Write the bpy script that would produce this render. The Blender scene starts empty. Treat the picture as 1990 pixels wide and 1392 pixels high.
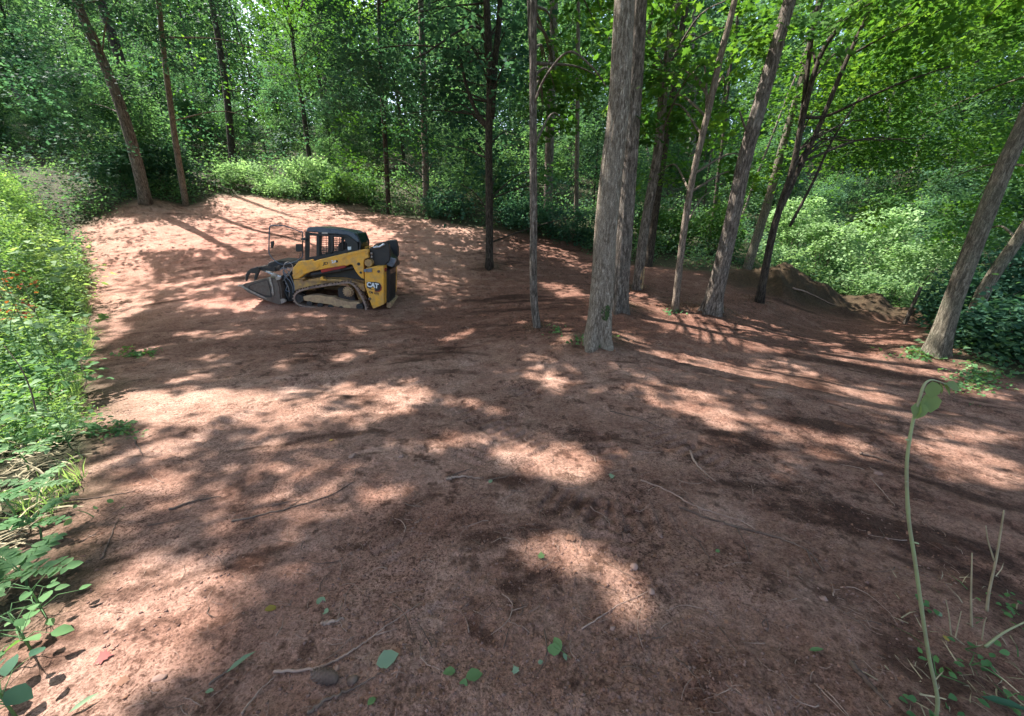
import bpy, bmesh, math, random
import numpy as np
from mathutils import Vector, Matrix

R = math.radians
rng = np.random.default_rng(11)
random.seed(5)
scene = bpy.context.scene
COL = scene.collection

# ------------------------------------------------------------------ camera
CAMZ, PITCH, FPX = 2.0, R(20.0), 750.0
PX0, PY0 = 995.0, 696.0
cam_data = bpy.data.cameras.new("camera")
cam_data.sensor_width = 36.0
cam_data.lens = FPX / 1990.0 * 36.0
cam_data.clip_start = 0.05
cam_data.clip_end = 2000.0
cam = bpy.data.objects.new("camera", cam_data)
cam.location = (0, 0, CAMZ)
cam.rotation_euler = (R(90) - PITCH, 0, 0)
COL.objects.link(cam)
scene.camera = cam

# ------------------------------------------------------------------ light
SUN_AZ, SUN_EL = R(60.0), R(54.0)      # azimuth: degrees to the left of straight ahead (+Y)
SUN_DIR = np.array([-math.sin(SUN_AZ) * math.cos(SUN_EL), math.cos(SUN_AZ) * math.cos(SUN_EL), math.sin(SUN_EL)])
world = bpy.data.worlds.new("World")
scene.world = world
world.use_nodes = True
wn = world.node_tree
sky = wn.nodes.new("ShaderNodeTexSky")
sky.sky_type = 'NISHITA'
sky.sun_disc = False
sky.sun_elevation = SUN_EL
sky.sun_rotation = -SUN_AZ
sky.dust_density = 3.0
sky.air_density = 1.0
wn.links.new(sky.outputs[0], wn.nodes["Background"].inputs[0])
wn.nodes["Background"].inputs[1].default_value = 0.15
sl = bpy.data.lights.new("sun", 'SUN')
sl.energy = 5.0
sl.angle = R(0.55)
sl.color = (1.0, 0.965, 0.92)
sun = bpy.data.objects.new("sun", sl)
sun.rotation_euler = Vector(SUN_DIR).to_track_quat('Z', 'Y').to_euler()
COL.objects.link(sun)
scene.view_settings.view_transform = 'Standard'
scene.view_settings.look = 'None'
scene.view_settings.gamma = 1.0
scene.view_settings.exposure = 1.85
scene.cycles.max_bounces = 7
scene.cycles.diffuse_bounces = 4
scene.cycles.glossy_bounces = 2
scene.cycles.transmission_bounces = 5
scene.cycles.transparent_max_bounces = 6
scene.cycles.caustics_reflective = False
scene.cycles.caustics_refractive = False

# ------------------------------------------------------------------ helpers
cp, sp = math.cos(PITCH), math.sin(PITCH)

def ray(px, py):
    u = (px - PX0) / FPX; v = (PY0 - py) / FPX
    return np.array([u, cp + v * sp, -sp + v * cp])

def at(px, py, D):
    "world point seen at pixel (px, py) of the photograph at depth D metres"
    return np.array([0, 0, CAMZ]) + ray(px, py) * D

def at_y(px, py, y):
    r = ray(px, py)
    return np.array([0, 0, CAMZ]) + r * (y / r[1])

def project(P):
    P = np.asarray(P, float)
    x = P[..., 0]; y = P[..., 1]; z = P[..., 2] - CAMZ
    D = y * cp - z * sp
    Ds = np.where(np.abs(D) < 1e-3, 1e-3, D)
    v = (y * sp + z * cp) / Ds
    return PX0 + FPX * x / Ds, PY0 - FPX * v, D

def hash2(ix, iy, seed):
    n = (ix.astype(np.int64) * 374761393 + iy.astype(np.int64) * 668265263 + seed * 1442695041) & 0x7fffffff
    n = ((n ^ (n >> 13)) * 1274126177) & 0x7fffffff
    return ((n ^ (n >> 16)) & 0xffff) / 65535.0

def vnoise(x, y, seed=0):
    xi = np.floor(x); yi = np.floor(y); fx = x - xi; fy = y - yi
    fx = fx * fx * (3 - 2 * fx); fy = fy * fy * (3 - 2 * fy)
    a = hash2(xi, yi, seed); b = hash2(xi + 1, yi, seed); c = hash2(xi, yi + 1, seed); d = hash2(xi + 1, yi + 1, seed)
    return (a * (1 - fx) + b * fx) * (1 - fy) + (c * (1 - fx) + d * fx) * fy

def fbm(x, y, seed=0, octv=4, gain=0.5):
    s = 0; a = 1; t = 0
    for i in range(octv):
        s = s + a * (vnoise(x * 2 ** i, y * 2 ** i, seed + i * 17) - 0.5); t += a; a *= gain
    return s / t

def tag(o, label=None, cat=None, group=None, kind=None):
    if label: o['label'] = label
    if cat: o['category'] = cat
    if group: o['group'] = group
    if kind: o['kind'] = kind
    return o

def empty(name, loc=(0, 0, 0), mw=None):
    o = bpy.data.objects.new(name, None)
    o.empty_display_size = 0.2
    COL.objects.link(o)
    if mw is not None: o.matrix_world = mw
    else: o.location = loc
    return o

def np_mesh(name, V, F, mat=None, parent=None, smooth=False, tint=None, attr='tint'):
    "V (n,3), F: list of (m,k) int arrays or one"
    me = bpy.data.meshes.new(name)
    V = np.asarray(V, dtype=np.float32)
    if not isinstance(F, (list, tuple)): F = [F]
    F = [np.asarray(f, dtype=np.int32) for f in F if len(f)]
    me.vertices.add(len(V)); me.vertices.foreach_set('co', V.ravel())
    nl = sum(f.size for f in F); npoly = sum(len(f) for f in F)
    me.loops.add(nl); me.polygons.add(npoly)
    me.loops.foreach_set('vertex_index', np.concatenate([f.ravel() for f in F]))
    tot = np.concatenate([np.full(len(f), f.shape[1], np.int32) for f in F])
    st = np.concatenate([[0], np.cumsum(tot)[:-1]]).astype(np.int32)
    me.polygons.foreach_set('loop_start', st); me.polygons.foreach_set('loop_total', tot)
    if smooth: me.polygons.foreach_set('use_smooth', np.ones(npoly, bool))
    if tint is not None:
        a = me.attributes.new(attr, 'FLOAT', 'POINT'); a.data.foreach_set('value', np.asarray(tint, np.float32))
    me.update(calc_edges=True)
    if mat: me.materials.append(mat)
    o = bpy.data.objects.new(name, me)
    COL.objects.link(o)
    if parent: o.parent = parent
    return o

# ------------------------------------------------------------------ terrain shape
_A = [(995,1392,1.42),(200,1392,1.42),(1800,1392,1.42),(995,1000,2.63),(200,1000,2.6),(1700,1000,2.66),
 (995,760,4.74),(300,760,4.7),(1700,800,4.4),(640,600,9.1),(750,610,9.15),(560,590,9.3),(1160,665,6.5),(1045,635,7.6),(1205,600,8.8),(1237,560,10.8),
 (1312,605,9.1),(1380,608,9.0),(1475,585,10.3),(1450,520,14),(950,520,13),(1000,450,16.5),(828,410,18),(755,415,18.5),
 (560,385,19),(362,398,16.5),(280,392,15.5),(170,430,14),(400,470,13.3),(480,540,10.8),(250,560,10.3),(180,690,6.2),(800,500,13.3),
 (700,430,17),(1120,500,14.5),(1600,640,9.5),(1740,640,9.3),(1700,665,8.0),(1600,600,12),(1815,690,6.8),(1880,650,8),(1990,760,5.2),(1400,700,6.0)]
_P = [at(*a) for a in _A] + [np.array(p, float) for p in [
 (-30,30,6.5),(-15,30,5.6),(0,30,4.6),(15,28,2.0),(30,25,-0.3),(-45,15,6),(-22,10,2.0),(0,50,8),(-40,60,13),(20,50,6),(45,45,6),(50,10,-1),
 (15,5,-0.4),(12,12,-1.0),(18,18,-1.2),(-6,0,0.2),(-12,2,0.1),(0,-3,0.5),(0,-20,0.5),(-60,-40,0),(60,-40,-1),(0,120,24),(-100,100,24),(100,100,18),(-110,0,10),(110,0,2)]]
_P = np.array(_P)
def _phi(r): return r * r * np.log(r + 1e-6)
_n = len(_P)
_K = _phi(np.linalg.norm(_P[:, None, :2] - _P[None, :, :2], axis=2)) + np.eye(_n) * 0.35
_Q = np.c_[np.ones(_n), _P[:, :2]]
_M = np.block([[_K, _Q], [_Q.T, np.zeros((3, 3))]])
_W = np.linalg.solve(_M, np.r_[_P[:, 2], 0, 0, 0])
def tps(x, y):
    s = _W[_n] + _W[_n + 1] * x + _W[_n + 2] * y
    for i in range(_n):
        s = s + _W[i] * _phi(np.hypot(x - _P[i, 0], y - _P[i, 1]))
    return s

FEET = [(*at(a, b, d)[:2], r_, h_) for a, b, d, r_, h_ in [(1160,665,6.5,.62,.13),(1205,602,8.8,.6,.15),(1382,606,9.0,.6,.16),(1818,690,6.8,.7,.12),(1046,636,7.6,.35,.05),(951,521,13,.5,.12),(1312,604,9.1,.3,.06),(283,393,15.5,.7,.15),(1475,586,10.3,.4,.08),(1238,562,10.8,.4,.08)]]
MOUNDS = [(9.2, 12.0, 1.25, 0.8, 0.62), (8.0, 12.4, 1.0, 0.8, 0.42), (11.2, 11.8, 0.8, 0.7, 0.45), (12.6, 11.2, 0.8, 0.7, 0.55), (11.9, 12.6, 1.8, 0.8, 0.3)]
# coarse lookup grid for everything that stands on the ground
GX = np.linspace(-60, 60, 601); GY = np.linspace(-12, 90, 511)
_gx, _gy = np.meshgrid(GX, GY)
def base_h(x, y):
    h = tps(x, y)
    for mx, my, sx, sy, a in MOUNDS:
        e = ((x - mx) / sx) ** 2 + ((y - my) / sy) ** 2
        w_ = np.exp(-e * (0.6 + 0.9 * vnoise(x * 2.1, y * 2.1, 31))); h = h + a * w_ + 0.30 * w_ * fbm(x * 2.6, y * 2.6, 35, 4, .7)
    for mx, my, r_, a in FEET:
        q = np.hypot(x - mx, y - my) / r_
        h = h + a * np.exp(-q * q * (0.6 + 0.8 * vnoise(x * 4, y * 4, 33)))
    rough = 0.5 + 0.5 * vnoise(x * 0.35 + 3, y * 0.35, 5)
    h = h + 0.10 * fbm(x * 0.6, y * 0.6, 1, 3) * np.clip(np.hypot(x, y) / 6, 0.25, 1.6) * rough
    return h
GH = base_h(_gx, _gy)
def gh(x, y):
    x = np.asarray(x, float); y = np.asarray(y, float)
    fx = np.clip((x - GX[0]) / (GX[1] - GX[0]), 0, len(GX) - 1.001); fy = np.clip((y - GY[0]) / (GY[1] - GY[0]), 0, len(GY) - 1.001)
    i = fx.astype(int); j = fy.astype(int); fx = fx - i; fy = fy - j
    return (GH[j, i] * (1 - fx) + GH[j, i + 1] * fx) * (1 - fy) + (GH[j + 1, i] * (1 - fx) + GH[j + 1, i + 1] * fx) * fy

def gp(px, py, lift=0.0):
    "ground point under a pixel of the photograph"
    r = ray(px, py)
    t = np.arange(0.6, 60, 0.01)
    P = np.array([0, 0, CAMZ]) + t[:, None] * r
    below = P[:, 2] < gh(P[:, 0], P[:, 1])
    k = int(np.argmax(below)) if below.any() else len(t) - 1
    p = P[k].copy(); p[2] = float(gh(p[0], p[1])) + lift
    return p

# tracks the machine left in the soft soil: (polyline px, width m)
TRACKS = [([(700,640),(760,700),(850,770),(960,830),(1060,880)],0.34),([(640,640),(600,720),(520,790),(380,850),(270,900)],0.34),([(1050,960),(1180,1000),(1330,1010)],0.34),([(1120,800),(1150,850),(1190,900),(1260,960)],0.34),([(1250,830),(1330,870),(1420,910)],0.34),
          ([(1210,960),(1190,1010),(1185,1070)],0.32),([(1000,800),(960,860),(900,900)],0.34),([(800,620),(880,680),(960,740),(1080,790)],0.34),
          ([(900,1180),(820,1120),(760,1050)],0.3),([(700,760),(760,720),(820,650)],0.34),([(1400,640),(1330,690),(1240,730)],0.34)]
_TW = []
for pts, w in TRACKS:
    q = np.array([gp(*p) for p in pts])[:, :2]
    tt = np.linspace(0, len(q) - 1, 60)
    q = np.c_[np.interp(tt, range(len(q)), q[:, 0]), np.interp(tt, range(len(q)), q[:, 1])]
    _TW.append((q, w))
def track_h(x, y):
    out = np.zeros_like(x)
    for q, w in _TW:
        box = (x > q[:, 0].min() - 1) & (x < q[:, 0].max() + 1) & (y > q[:, 1].min() - 1) & (y < q[:, 1].max() + 1)
        if not box.any(): continue
        X = x[box]; Y = y[box]; best = np.full(X.shape, 9.0); s = np.zeros(X.shape); L = 0
        for a, b in zip(q[:-1], q[1:]):
            d = b - a; l = np.hypot(*d) + 1e-9
            t = np.clip(((X - a[0]) * d[0] + (Y - a[1]) * d[1]) / l / l, 0, 1)
            dd = np.hypot(X - a[0] - t * d[0], Y - a[1] - t * d[1])
            m = dd < best; best[m] = dd[m]; s[m] = (L + t * l)[m]; L += l
        fade = np.clip((w / 2 - best) / 0.04, 0, 1) * np.clip(vnoise(X * 2.3, Y * 2.3, 77) * 2.6 - 0.45, 0, 1)
        out[box] += fade * (0.011 * np.clip(np.sin(s / 0.11 * 2 * math.pi) * 1.8, -1, 1) - 0.009)
    return out
def fine_h(x, y):
    r = np.hypot(x, y)
    f = np.clip(1.15 - r / 26, 0.15, 1)
    m = vnoise(x * 0.5 + 9, y * 0.5, 41)
    h = 0.030 * fbm(x * 2.2, y * 2.2, 2, 3) * f
    h = h + 0.020 * fbm(x * 8, y * 8, 3, 4, 0.6) * f * (0.5 + 1.0 * m)
    cl = np.clip(vnoise(x * 19, y * 19, 8) - 0.60, 0, 1) * np.clip(vnoise(x * 1.1, y * 1.1, 12) * 2 - 0.55, 0, 1)
    h = h + 0.030 * cl * f
    cl = np.clip(vnoise(x * 42, y * 42, 9) - 0.6, 0, 1)
    h = h + 0.007 * cl * f
    h = h + 0.0045 * fbm(x * 37 + 5, y * 37, 14, 2, 0.8) * f * np.clip(6 / (r + 1), 0, 1.6)
    # drag marks left by the bucket, in wide arcs
    th = np.arctan2(x, y + 1.5); ra = np.hypot(x * .9, y + 1.5)
    h = h + (0.026 * (vnoise(ra * 8, th * 5, 51) - 0.5) + 0.03 * (vnoise(ra * 3.1 + 7, th * 3, 53) - 0.5)) * np.clip(vnoise(x * 0.4, y * 0.4, 52) * 2.2 - 0.55, 0, 1) * np.clip(f * 1.3, 0, 1)
    h = h + 0.035 * np.clip((1.9 - r) / .6, 0, 1) * np.clip((x + 1.0) / .6, 0, 1) * fbm(x * 13, y * 13, 57, 4, .65)
    return h + track_h(x, y)
def gpf(px, py, lift=0.0):
    p = gp(px, py); p[2] += float(fine_h(np.array([p[0]]), np.array([p[1]]))[0]) + lift
    return p

# ------------------------------------------------------------------ where the canopy lets the sun through (pixels of the ground)
MW, MH = 199, 139
_mx, _my = np.meshgrid((np.arange(MW) + 0.5) * 10, (np.arange(MH) + 0.5) * 10)
LIT = np.zeros((MH, MW))
def ell(x, y, rx, ry, ang=0, s=1.0):
    c, n = math.cos(R(ang)), math.sin(R(ang))
    a = (_mx - x) * c + (_my - y) * n; b = -(_mx - x) * n + (_my - y) * c
    e = (a / rx) ** 2 + (b / ry) ** 2
    np.maximum(LIT, s * np.clip(1.6 - e * 0.9, 0, 1) , out=LIT)
def streak(x0, y0, x1, y1, w, s=1.0):
    ell((x0 + x1) / 2, (y0 + y1) / 2, math.hypot(x1 - x0, y1 - y0) / 2, w, math.degrees(math.atan2(y1 - y0, x1 - x0)), s)
def poly(pts, s=1.0):
    ins = np.zeros(LIT.shape, bool); n = len(pts)
    for i in range(n):
        x0, y0 = pts[i]; x1, y1 = pts[(i + 1) % n]
        if y0 == y1: continue
        c = ((y0 > _my) != (y1 > _my)) & (_mx < (x1 - x0) * (_my - y0) / (y1 - y0) + x0)
        ins ^= c
    LIT[ins] = np.maximum(LIT[ins], s)
poly([(-60,330),(120,330),(165,430),(175,560),(190,700),(200,860),(150,1000),(110,1120),(-60,1200)], 1.0)
poly([(150,415),(300,428),(430,378),(560,396),(700,428),(770,452),(740,480),(560,484),(340,492),(160,500)])
ell(470,590,110,12); ell(280,556,100,11,3,.8); ell(640,612,70,8,0,.6); ell(820,590,60,14,0,.35)
poly([(165,775),(300,745),(560,752),(700,738),(830,742),(850,770),(800,802),(740,832),(420,820),(180,836)])
ell(880,776,55,12); ell(955,796,38,9); ell(870,860,80,20); ell(1065,902,110,52); ell(960,870,60,18,0,.7)
ell(300,905,130,45,0,.8); ell(210,985,110,50,0,.85); ell(350,965,170,38,0,.75); ell(520,880,150,40,0,.6); ell(640,930,130,40,0,.62); ell(480,1040,160,40,-10,.5); ell(760,960,90,40,0,.5); ell(900,960,80,30,0,.5); ell(620,1130,120,40,-10,.35); ell(1230,960,60,30,0,.3); ell(450,700,220,14,0,.22); ell(620,540,60,10,0,.4)
ell(900,1200,1000,330,0,.25); ell(480,900,340,110,0,.55); ell(1090,900,170,80,0,.5); ell(1120,1110,210,120,15,.4); ell(1400,830,230,60,15,.4); ell(1150,740,140,40,0,.4); ell(560,1180,120,60,0,.4); ell(230,1210,300,105,-24); ell(110,1330,230,110); ell(350,1290,170,75,-20); ell(600,1250,80,45,0,.4)
ell(1095,1085,125,60,8); ell(1190,1160,110,70,25,.9); ell(1010,1150,130,60,0,.6); ell(1240,1210,60,30,0,.5)
streak(1000,457,1150,524,13); streak(1046,552,1150,578,13); streak(1205,575,1300,600,12); streak(1194,672,1430,722,8)
streak(1395,606,1535,648,9); streak(1265,622,1437,668,9,.6); streak(975,705,1080,734,10,.6); streak(1057,624,1130,656,10,.7)
streak(1600,642,1790,676,9); ell(1700,590,60,16,8); ell(1610,585,30,14,0,.5); streak(1785,730,1985,772,7)
streak(1250,746,1382,768,8); streak(1156,786,1220,796,7); streak(1262,783,1518,852,19); streak(1360,790,1420,804,8); streak(1520,808,1600,820,7,.6)
streak(1558,842,1735,888,10); streak(1495,874,1525,884,6); streak(1585,874,1690,902,9,.7); ell(1320,886,30,12,0,.8)
ell(1850,1350,120,30,10,.5); ell(1500,720,60,6,12,.4); ell(880,440,60,16,10,.4); ell(860,540,70,40,0,.3); ell(700,640,150,10,0,.25)
poly([(400,392),(430,330),(640,330),(700,400),(560,402)], .85); poly([(1490,545),(1420,430),(1560,330),(1900,340),(1860,560),(1760,572),(1600,542)], .9)
def lit_at(x, y):
    "0..1: how open the canopy is over ground point (x, y)"
    w = 0.32 * np.clip(np.hypot(x, y) / 4, .4, 2)
    x = x + w * fbm(x * 1.7 / np.clip(np.hypot(x, y) / 5, .7, 1.5) + 40, y * 1.7, 601, 3); y = y + w * fbm(x * 1.7, y * 1.7 + 40, 602, 3)
    px, py, D = project(np.stack([x, y, gh(x, y)], -1))
    i = np.floor(px / 10).astype(int); j = np.floor(py / 10).astype(int)
    ok = (D > 0.3) & (px > -60) & (px < 2050) & (py > 330) & (py < 1480)
    v = LIT[np.clip(j, 0, MH - 1), np.clip(i, 0, MW - 1)]
    v = np.clip(v + (v > .05) * .85 * fbm(x * 3.3, y * 3.3, 603, 2), 0, 1)
    rr = np.hypot(x, y)
    v = np.maximum(v, np.clip((vnoise(x * 2.3, y * 2.3, 604) * .7 + vnoise(x * .7, y * .7, 605) * .3 - .655) * 10, 0, .9) * (rr > 4.2) * (rr < 18) * np.where((x > -5) & (y > 8) & (y < 14), .35, 1.0))
    return np.where(ok, v, 0.12)
# spots the unseen canopy is cut open for, to let sun in: centre and radius
BRIGHT = [(9, 10.5, 6.2, 2.6), (5.5, 9.5, 6.0, 1.8), (11.5, 13, 6.5, 2.6), (3.0, 8.5, 5.3, 1.2), (8.5, 13, 4.5, 1.6), (0.8, 9.5, 5.4, 1.2), (-11.2, 9.0, 1.4, 1.8), (-13.4, 11.2, 2.0, 2.0), (-9.3, 7.0, 1.0, 1.4), (1.30, 6.25, 2.3, .45), (1.40, 6.25, 3.2, .5), (1.45, 6.25, 4.2, .5), (.42, 7.3, 2.6, .35), (3.9, 8.4, 3.0, .4), (14.6, 16.1, 1.2, 2.0), (12.1, 15.4, .8, 1.3), (14.8, 14.3, .2, 1.4), (12.0, 17.2, 1.3, 1.4), (12.4, 13.9, -.4, 1.1), (13.4, 13.2, -.6, 1.0), (-13.7, 21.8, 4.1, 1.4), (-10.8, 22.5, 4.1, 1.5), (-11.5, 20.9, 3.4, 1.1), (-8.8, 21.4, 4.0, 1.3)]
def lit_from(P):
    "openness wanted where the shadow of point(s) P falls"
    g = P.copy()
    for _ in range(3):
        t = (P[:, 2] - gh(g[:, 0], g[:, 1])) / SUN_DIR[2]
        g[:, 0] = P[:, 0] - t * SUN_DIR[0]; g[:, 1] = P[:, 1] - t * SUN_DIR[1]
    v = lit_at(g[:, 0], g[:, 1])
    for bx, by, bz, br in BRIGHT:
        d = P - np.array([bx, by, bz]); t = d @ SUN_DIR; q = np.linalg.norm(d - t[:, None] * SUN_DIR, axis=1)
        v = np.where((q < br) & (t > br * .8), np.maximum(v, .93), v)
    return v
# ------------------------------------------------------------------ materials
def new_mat(name):
    m = bpy.data.materials.new(name); m.use_nodes = True
    nt = m.node_tree
    return m, nt, nt.nodes, nt.links, nt.nodes["Principled BSDF"]

def simple(name, col, rough=0.6, metal=0.0, spec=0.5, dirt=None, dirt_amt=0.0, bump=0.0, scale=8.0):
    m, nt, N, L, b = new_mat(name)
    b.inputs['Roughness'].default_value = rough; b.inputs['Metallic'].default_value = metal
    b.inputs['Specular IOR Level'].default_value = spec
    tc = N.new('ShaderNodeTexCoord'); nz = N.new('ShaderNodeTexNoise')
    nz.inputs['Scale'].default_value = scale; nz.inputs['Detail'].default_value = 6; nz.inputs['Roughness'].default_value = 0.65
    L.new(tc.outputs['Object'], nz.inputs['Vector'])
    cr = N.new('ShaderNodeValToRGB')
    cr.color_ramp.elements[0].position = 0.52 - dirt_amt * 0.3; cr.color_ramp.elements[1].position = 0.78 - dirt_amt * 0.3
    cr.color_ramp.elements[0].color = (*col, 1)
    d = dirt if dirt else tuple(c * 0.8 for c in col)
    cr.color_ramp.elements[1].color = (*d, 1)
    L.new(nz.outputs['Fac'], cr.inputs[0]); L.new(cr.outputs[0], b.inputs['Base Color'])
    mr = N.new('ShaderNodeMapRange'); mr.inputs[3].default_value = rough; mr.inputs[4].default_value = min(1, rough + 0.35)
    mr.inputs[1].default_value = 0.4; mr.inputs[2].default_value = 0.75
    L.new(nz.outputs['Fac'], mr.inputs[0]); L.new(mr.outputs[0], b.inputs['Roughness'])
    if bump:
        n2 = N.new('ShaderNodeTexNoise'); n2.inputs['Scale'].default_value = scale * 6; n2.inputs['Detail'].default_value = 5
        L.new(tc.outputs['Object'], n2.inputs['Vector'])
        bp = N.new('ShaderNodeBump'); bp.inputs['Strength'].default_value = bump; bp.inputs['Distance'].default_value = 0.01
        L.new(n2.outputs['Fac'], bp.inputs['Height']); L.new(bp.outputs[0], b.inputs['Normal'])
    return m

def leaf_mat(name, dark, mid, light, trans=0.45, rough=0.65, tcol=None):
    m, nt, N, L, b = new_mat(name)
    at_ = N.new('ShaderNodeAttribute'); at_.attribute_name = 'tint'
    cr = N.new('ShaderNodeValToRGB'); e = cr.color_ramp.elements
    e[0].position = 0.0; e[0].color = (*dark, 1); e[1].position = 1.0; e[1].color = (*light, 1)
    k = e.new(0.5); k.color = (*mid, 1)
    L.new(at_.outputs['Fac'], cr.inputs[0]); L.new(cr.outputs[0], b.inputs['Base Color'])
    b.inputs['Roughness'].default_value = rough; b.inputs['Specular IOR Level'].default_value = 0.04
    tr = N.new('ShaderNodeBsdfTranslucent')
    mx = N.new('ShaderNodeMix'); mx.data_type = 'RGBA'; mx.blend_type = 'MULTIPLY'; mx.inputs[0].default_value = 1.0
    L.new(cr.outputs[0], mx.inputs[6]); mx.inputs[7].default_value = (*(tcol or (1.9, 1.9, 0.7)), 1)
    L.new(mx.outputs[2], tr.inputs['Color'])
    ms = N.new('ShaderNodeMixShader'); ms.inputs[0].default_value = trans
    L.new(b.outputs[0], ms.inputs[1]); L.new(tr.outputs[0], ms.inputs[2])
    L.new(ms.outputs[0], N['Material Output'].inputs['Surface'])
    return m

def bark_mat(name, c1, c2, c3=None, vscale=1.0, strength=0.8, lichen=0.0):
    m, nt, N, L, b = new_mat(name)
    tc = N.new('ShaderNodeTexCoord'); mp = N.new('ShaderNodeMapping')
    mp.inputs['Scale'].default_value = (1, 1, 0.22)
    L.new(tc.outputs['Object'], mp.inputs[0])
    n1 = N.new('ShaderNodeTexNoise'); n1.inputs['Scale'].default_value = 26 * vscale; n1.inputs['Detail'].default_value = 7; n1.inputs['Roughness'].default_value = 0.7
    L.new(mp.outputs[0], n1.inputs['Vector'])
    vo = N.new('ShaderNodeTexVoronoi'); vo.feature = 'DISTANCE_TO_EDGE'; vo.inputs['Scale'].default_value = 30 * vscale
    ad = N.new('ShaderNodeMixRGB'); ad.blend_type = 'ADD'; ad.inputs[0].default_value = 0.12
    L.new(mp.outputs[0], ad.inputs[1]); L.new(n1.outputs['Color'], ad.inputs[2]); L.new(ad.outputs[0], vo.inputs['Vector'])
    cr = N.new('ShaderNodeValToRGB'); e = cr.color_ramp.elements
    e[0].position = 0.41; e[0].color = (*c1, 1); e[1].position = 0.59; e[1].color = (*c2, 1)
    L.new(n1.outputs['Fac'], cr.inputs[0])
    n3 = N.new('ShaderNodeTexNoise'); n3.inputs['Scale'].default_value = 2.2; n3.inputs['Detail'].default_value = 5
    L.new(tc.outputs['Object'], n3.inputs['Vector'])
    mx = N.new('ShaderNodeMixRGB'); mx.inputs[2].default_value = (*(c3 or c2), 1)
    mr = N.new('ShaderNodeMapRange'); mr.inputs[1].default_value = 0.5; mr.inputs[2].default_value = 0.7; mr.inputs[4].default_value = 0.8 if c3 else 0.0
    L.new(n3.outputs['Fac'], mr.inputs[0]); L.new(mr.outputs[0], mx.inputs[0]); L.new(cr.outputs[0], mx.inputs[1])
    # furrows are darker than the ridges
    m2 = N.new('ShaderNodeMixRGB'); m2.blend_type = 'MULTIPLY'; m2.inputs[0].default_value = 0.75
    c4 = N.new('ShaderNodeValToRGB'); c4.color_ramp.elements[0].color = (.22, .19, .17, 1); c4.color_ramp.elements[1].position = 0.24
    L.new(vo.outputs[0], c4.inputs[0]); L.new(mx.outputs[0], m2.inputs[1]); L.new(c4.outputs[0], m2.inputs[2])
    L.new(m2.outputs[0], b.inputs['Base Color'])
    b.inputs['Roughness'].default_value = 0.9; b.inputs['Specular IOR Level'].default_value = 0.2
    sm = N.new('ShaderNodeMath'); sm.operation = 'ADD'
    mu = N.new('ShaderNodeMath'); mu.operation = 'MINIMUM'; mu.inputs[1].default_value = 0.22
    L.new(vo.outputs[0], mu.inputs[0]); L.new(mu.outputs[0], sm.inputs[0])
    m3 = N.new('ShaderNodeMath'); m3.operation = 'MULTIPLY'; m3.inputs[1].default_value = 0.6
    L.new(n1.outputs['Fac'], m3.inputs[0]); L.new(m3.outputs[0], sm.inputs[1])
    bp = N.new('ShaderNodeBump'); bp.inputs['Strength'].default_value = strength; bp.inputs['Distance'].default_value = 0.05
    L.new(sm.outputs[0], bp.inputs['Height']); L.new(bp.outputs[0], b.inputs['Normal'])
    return m

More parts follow.
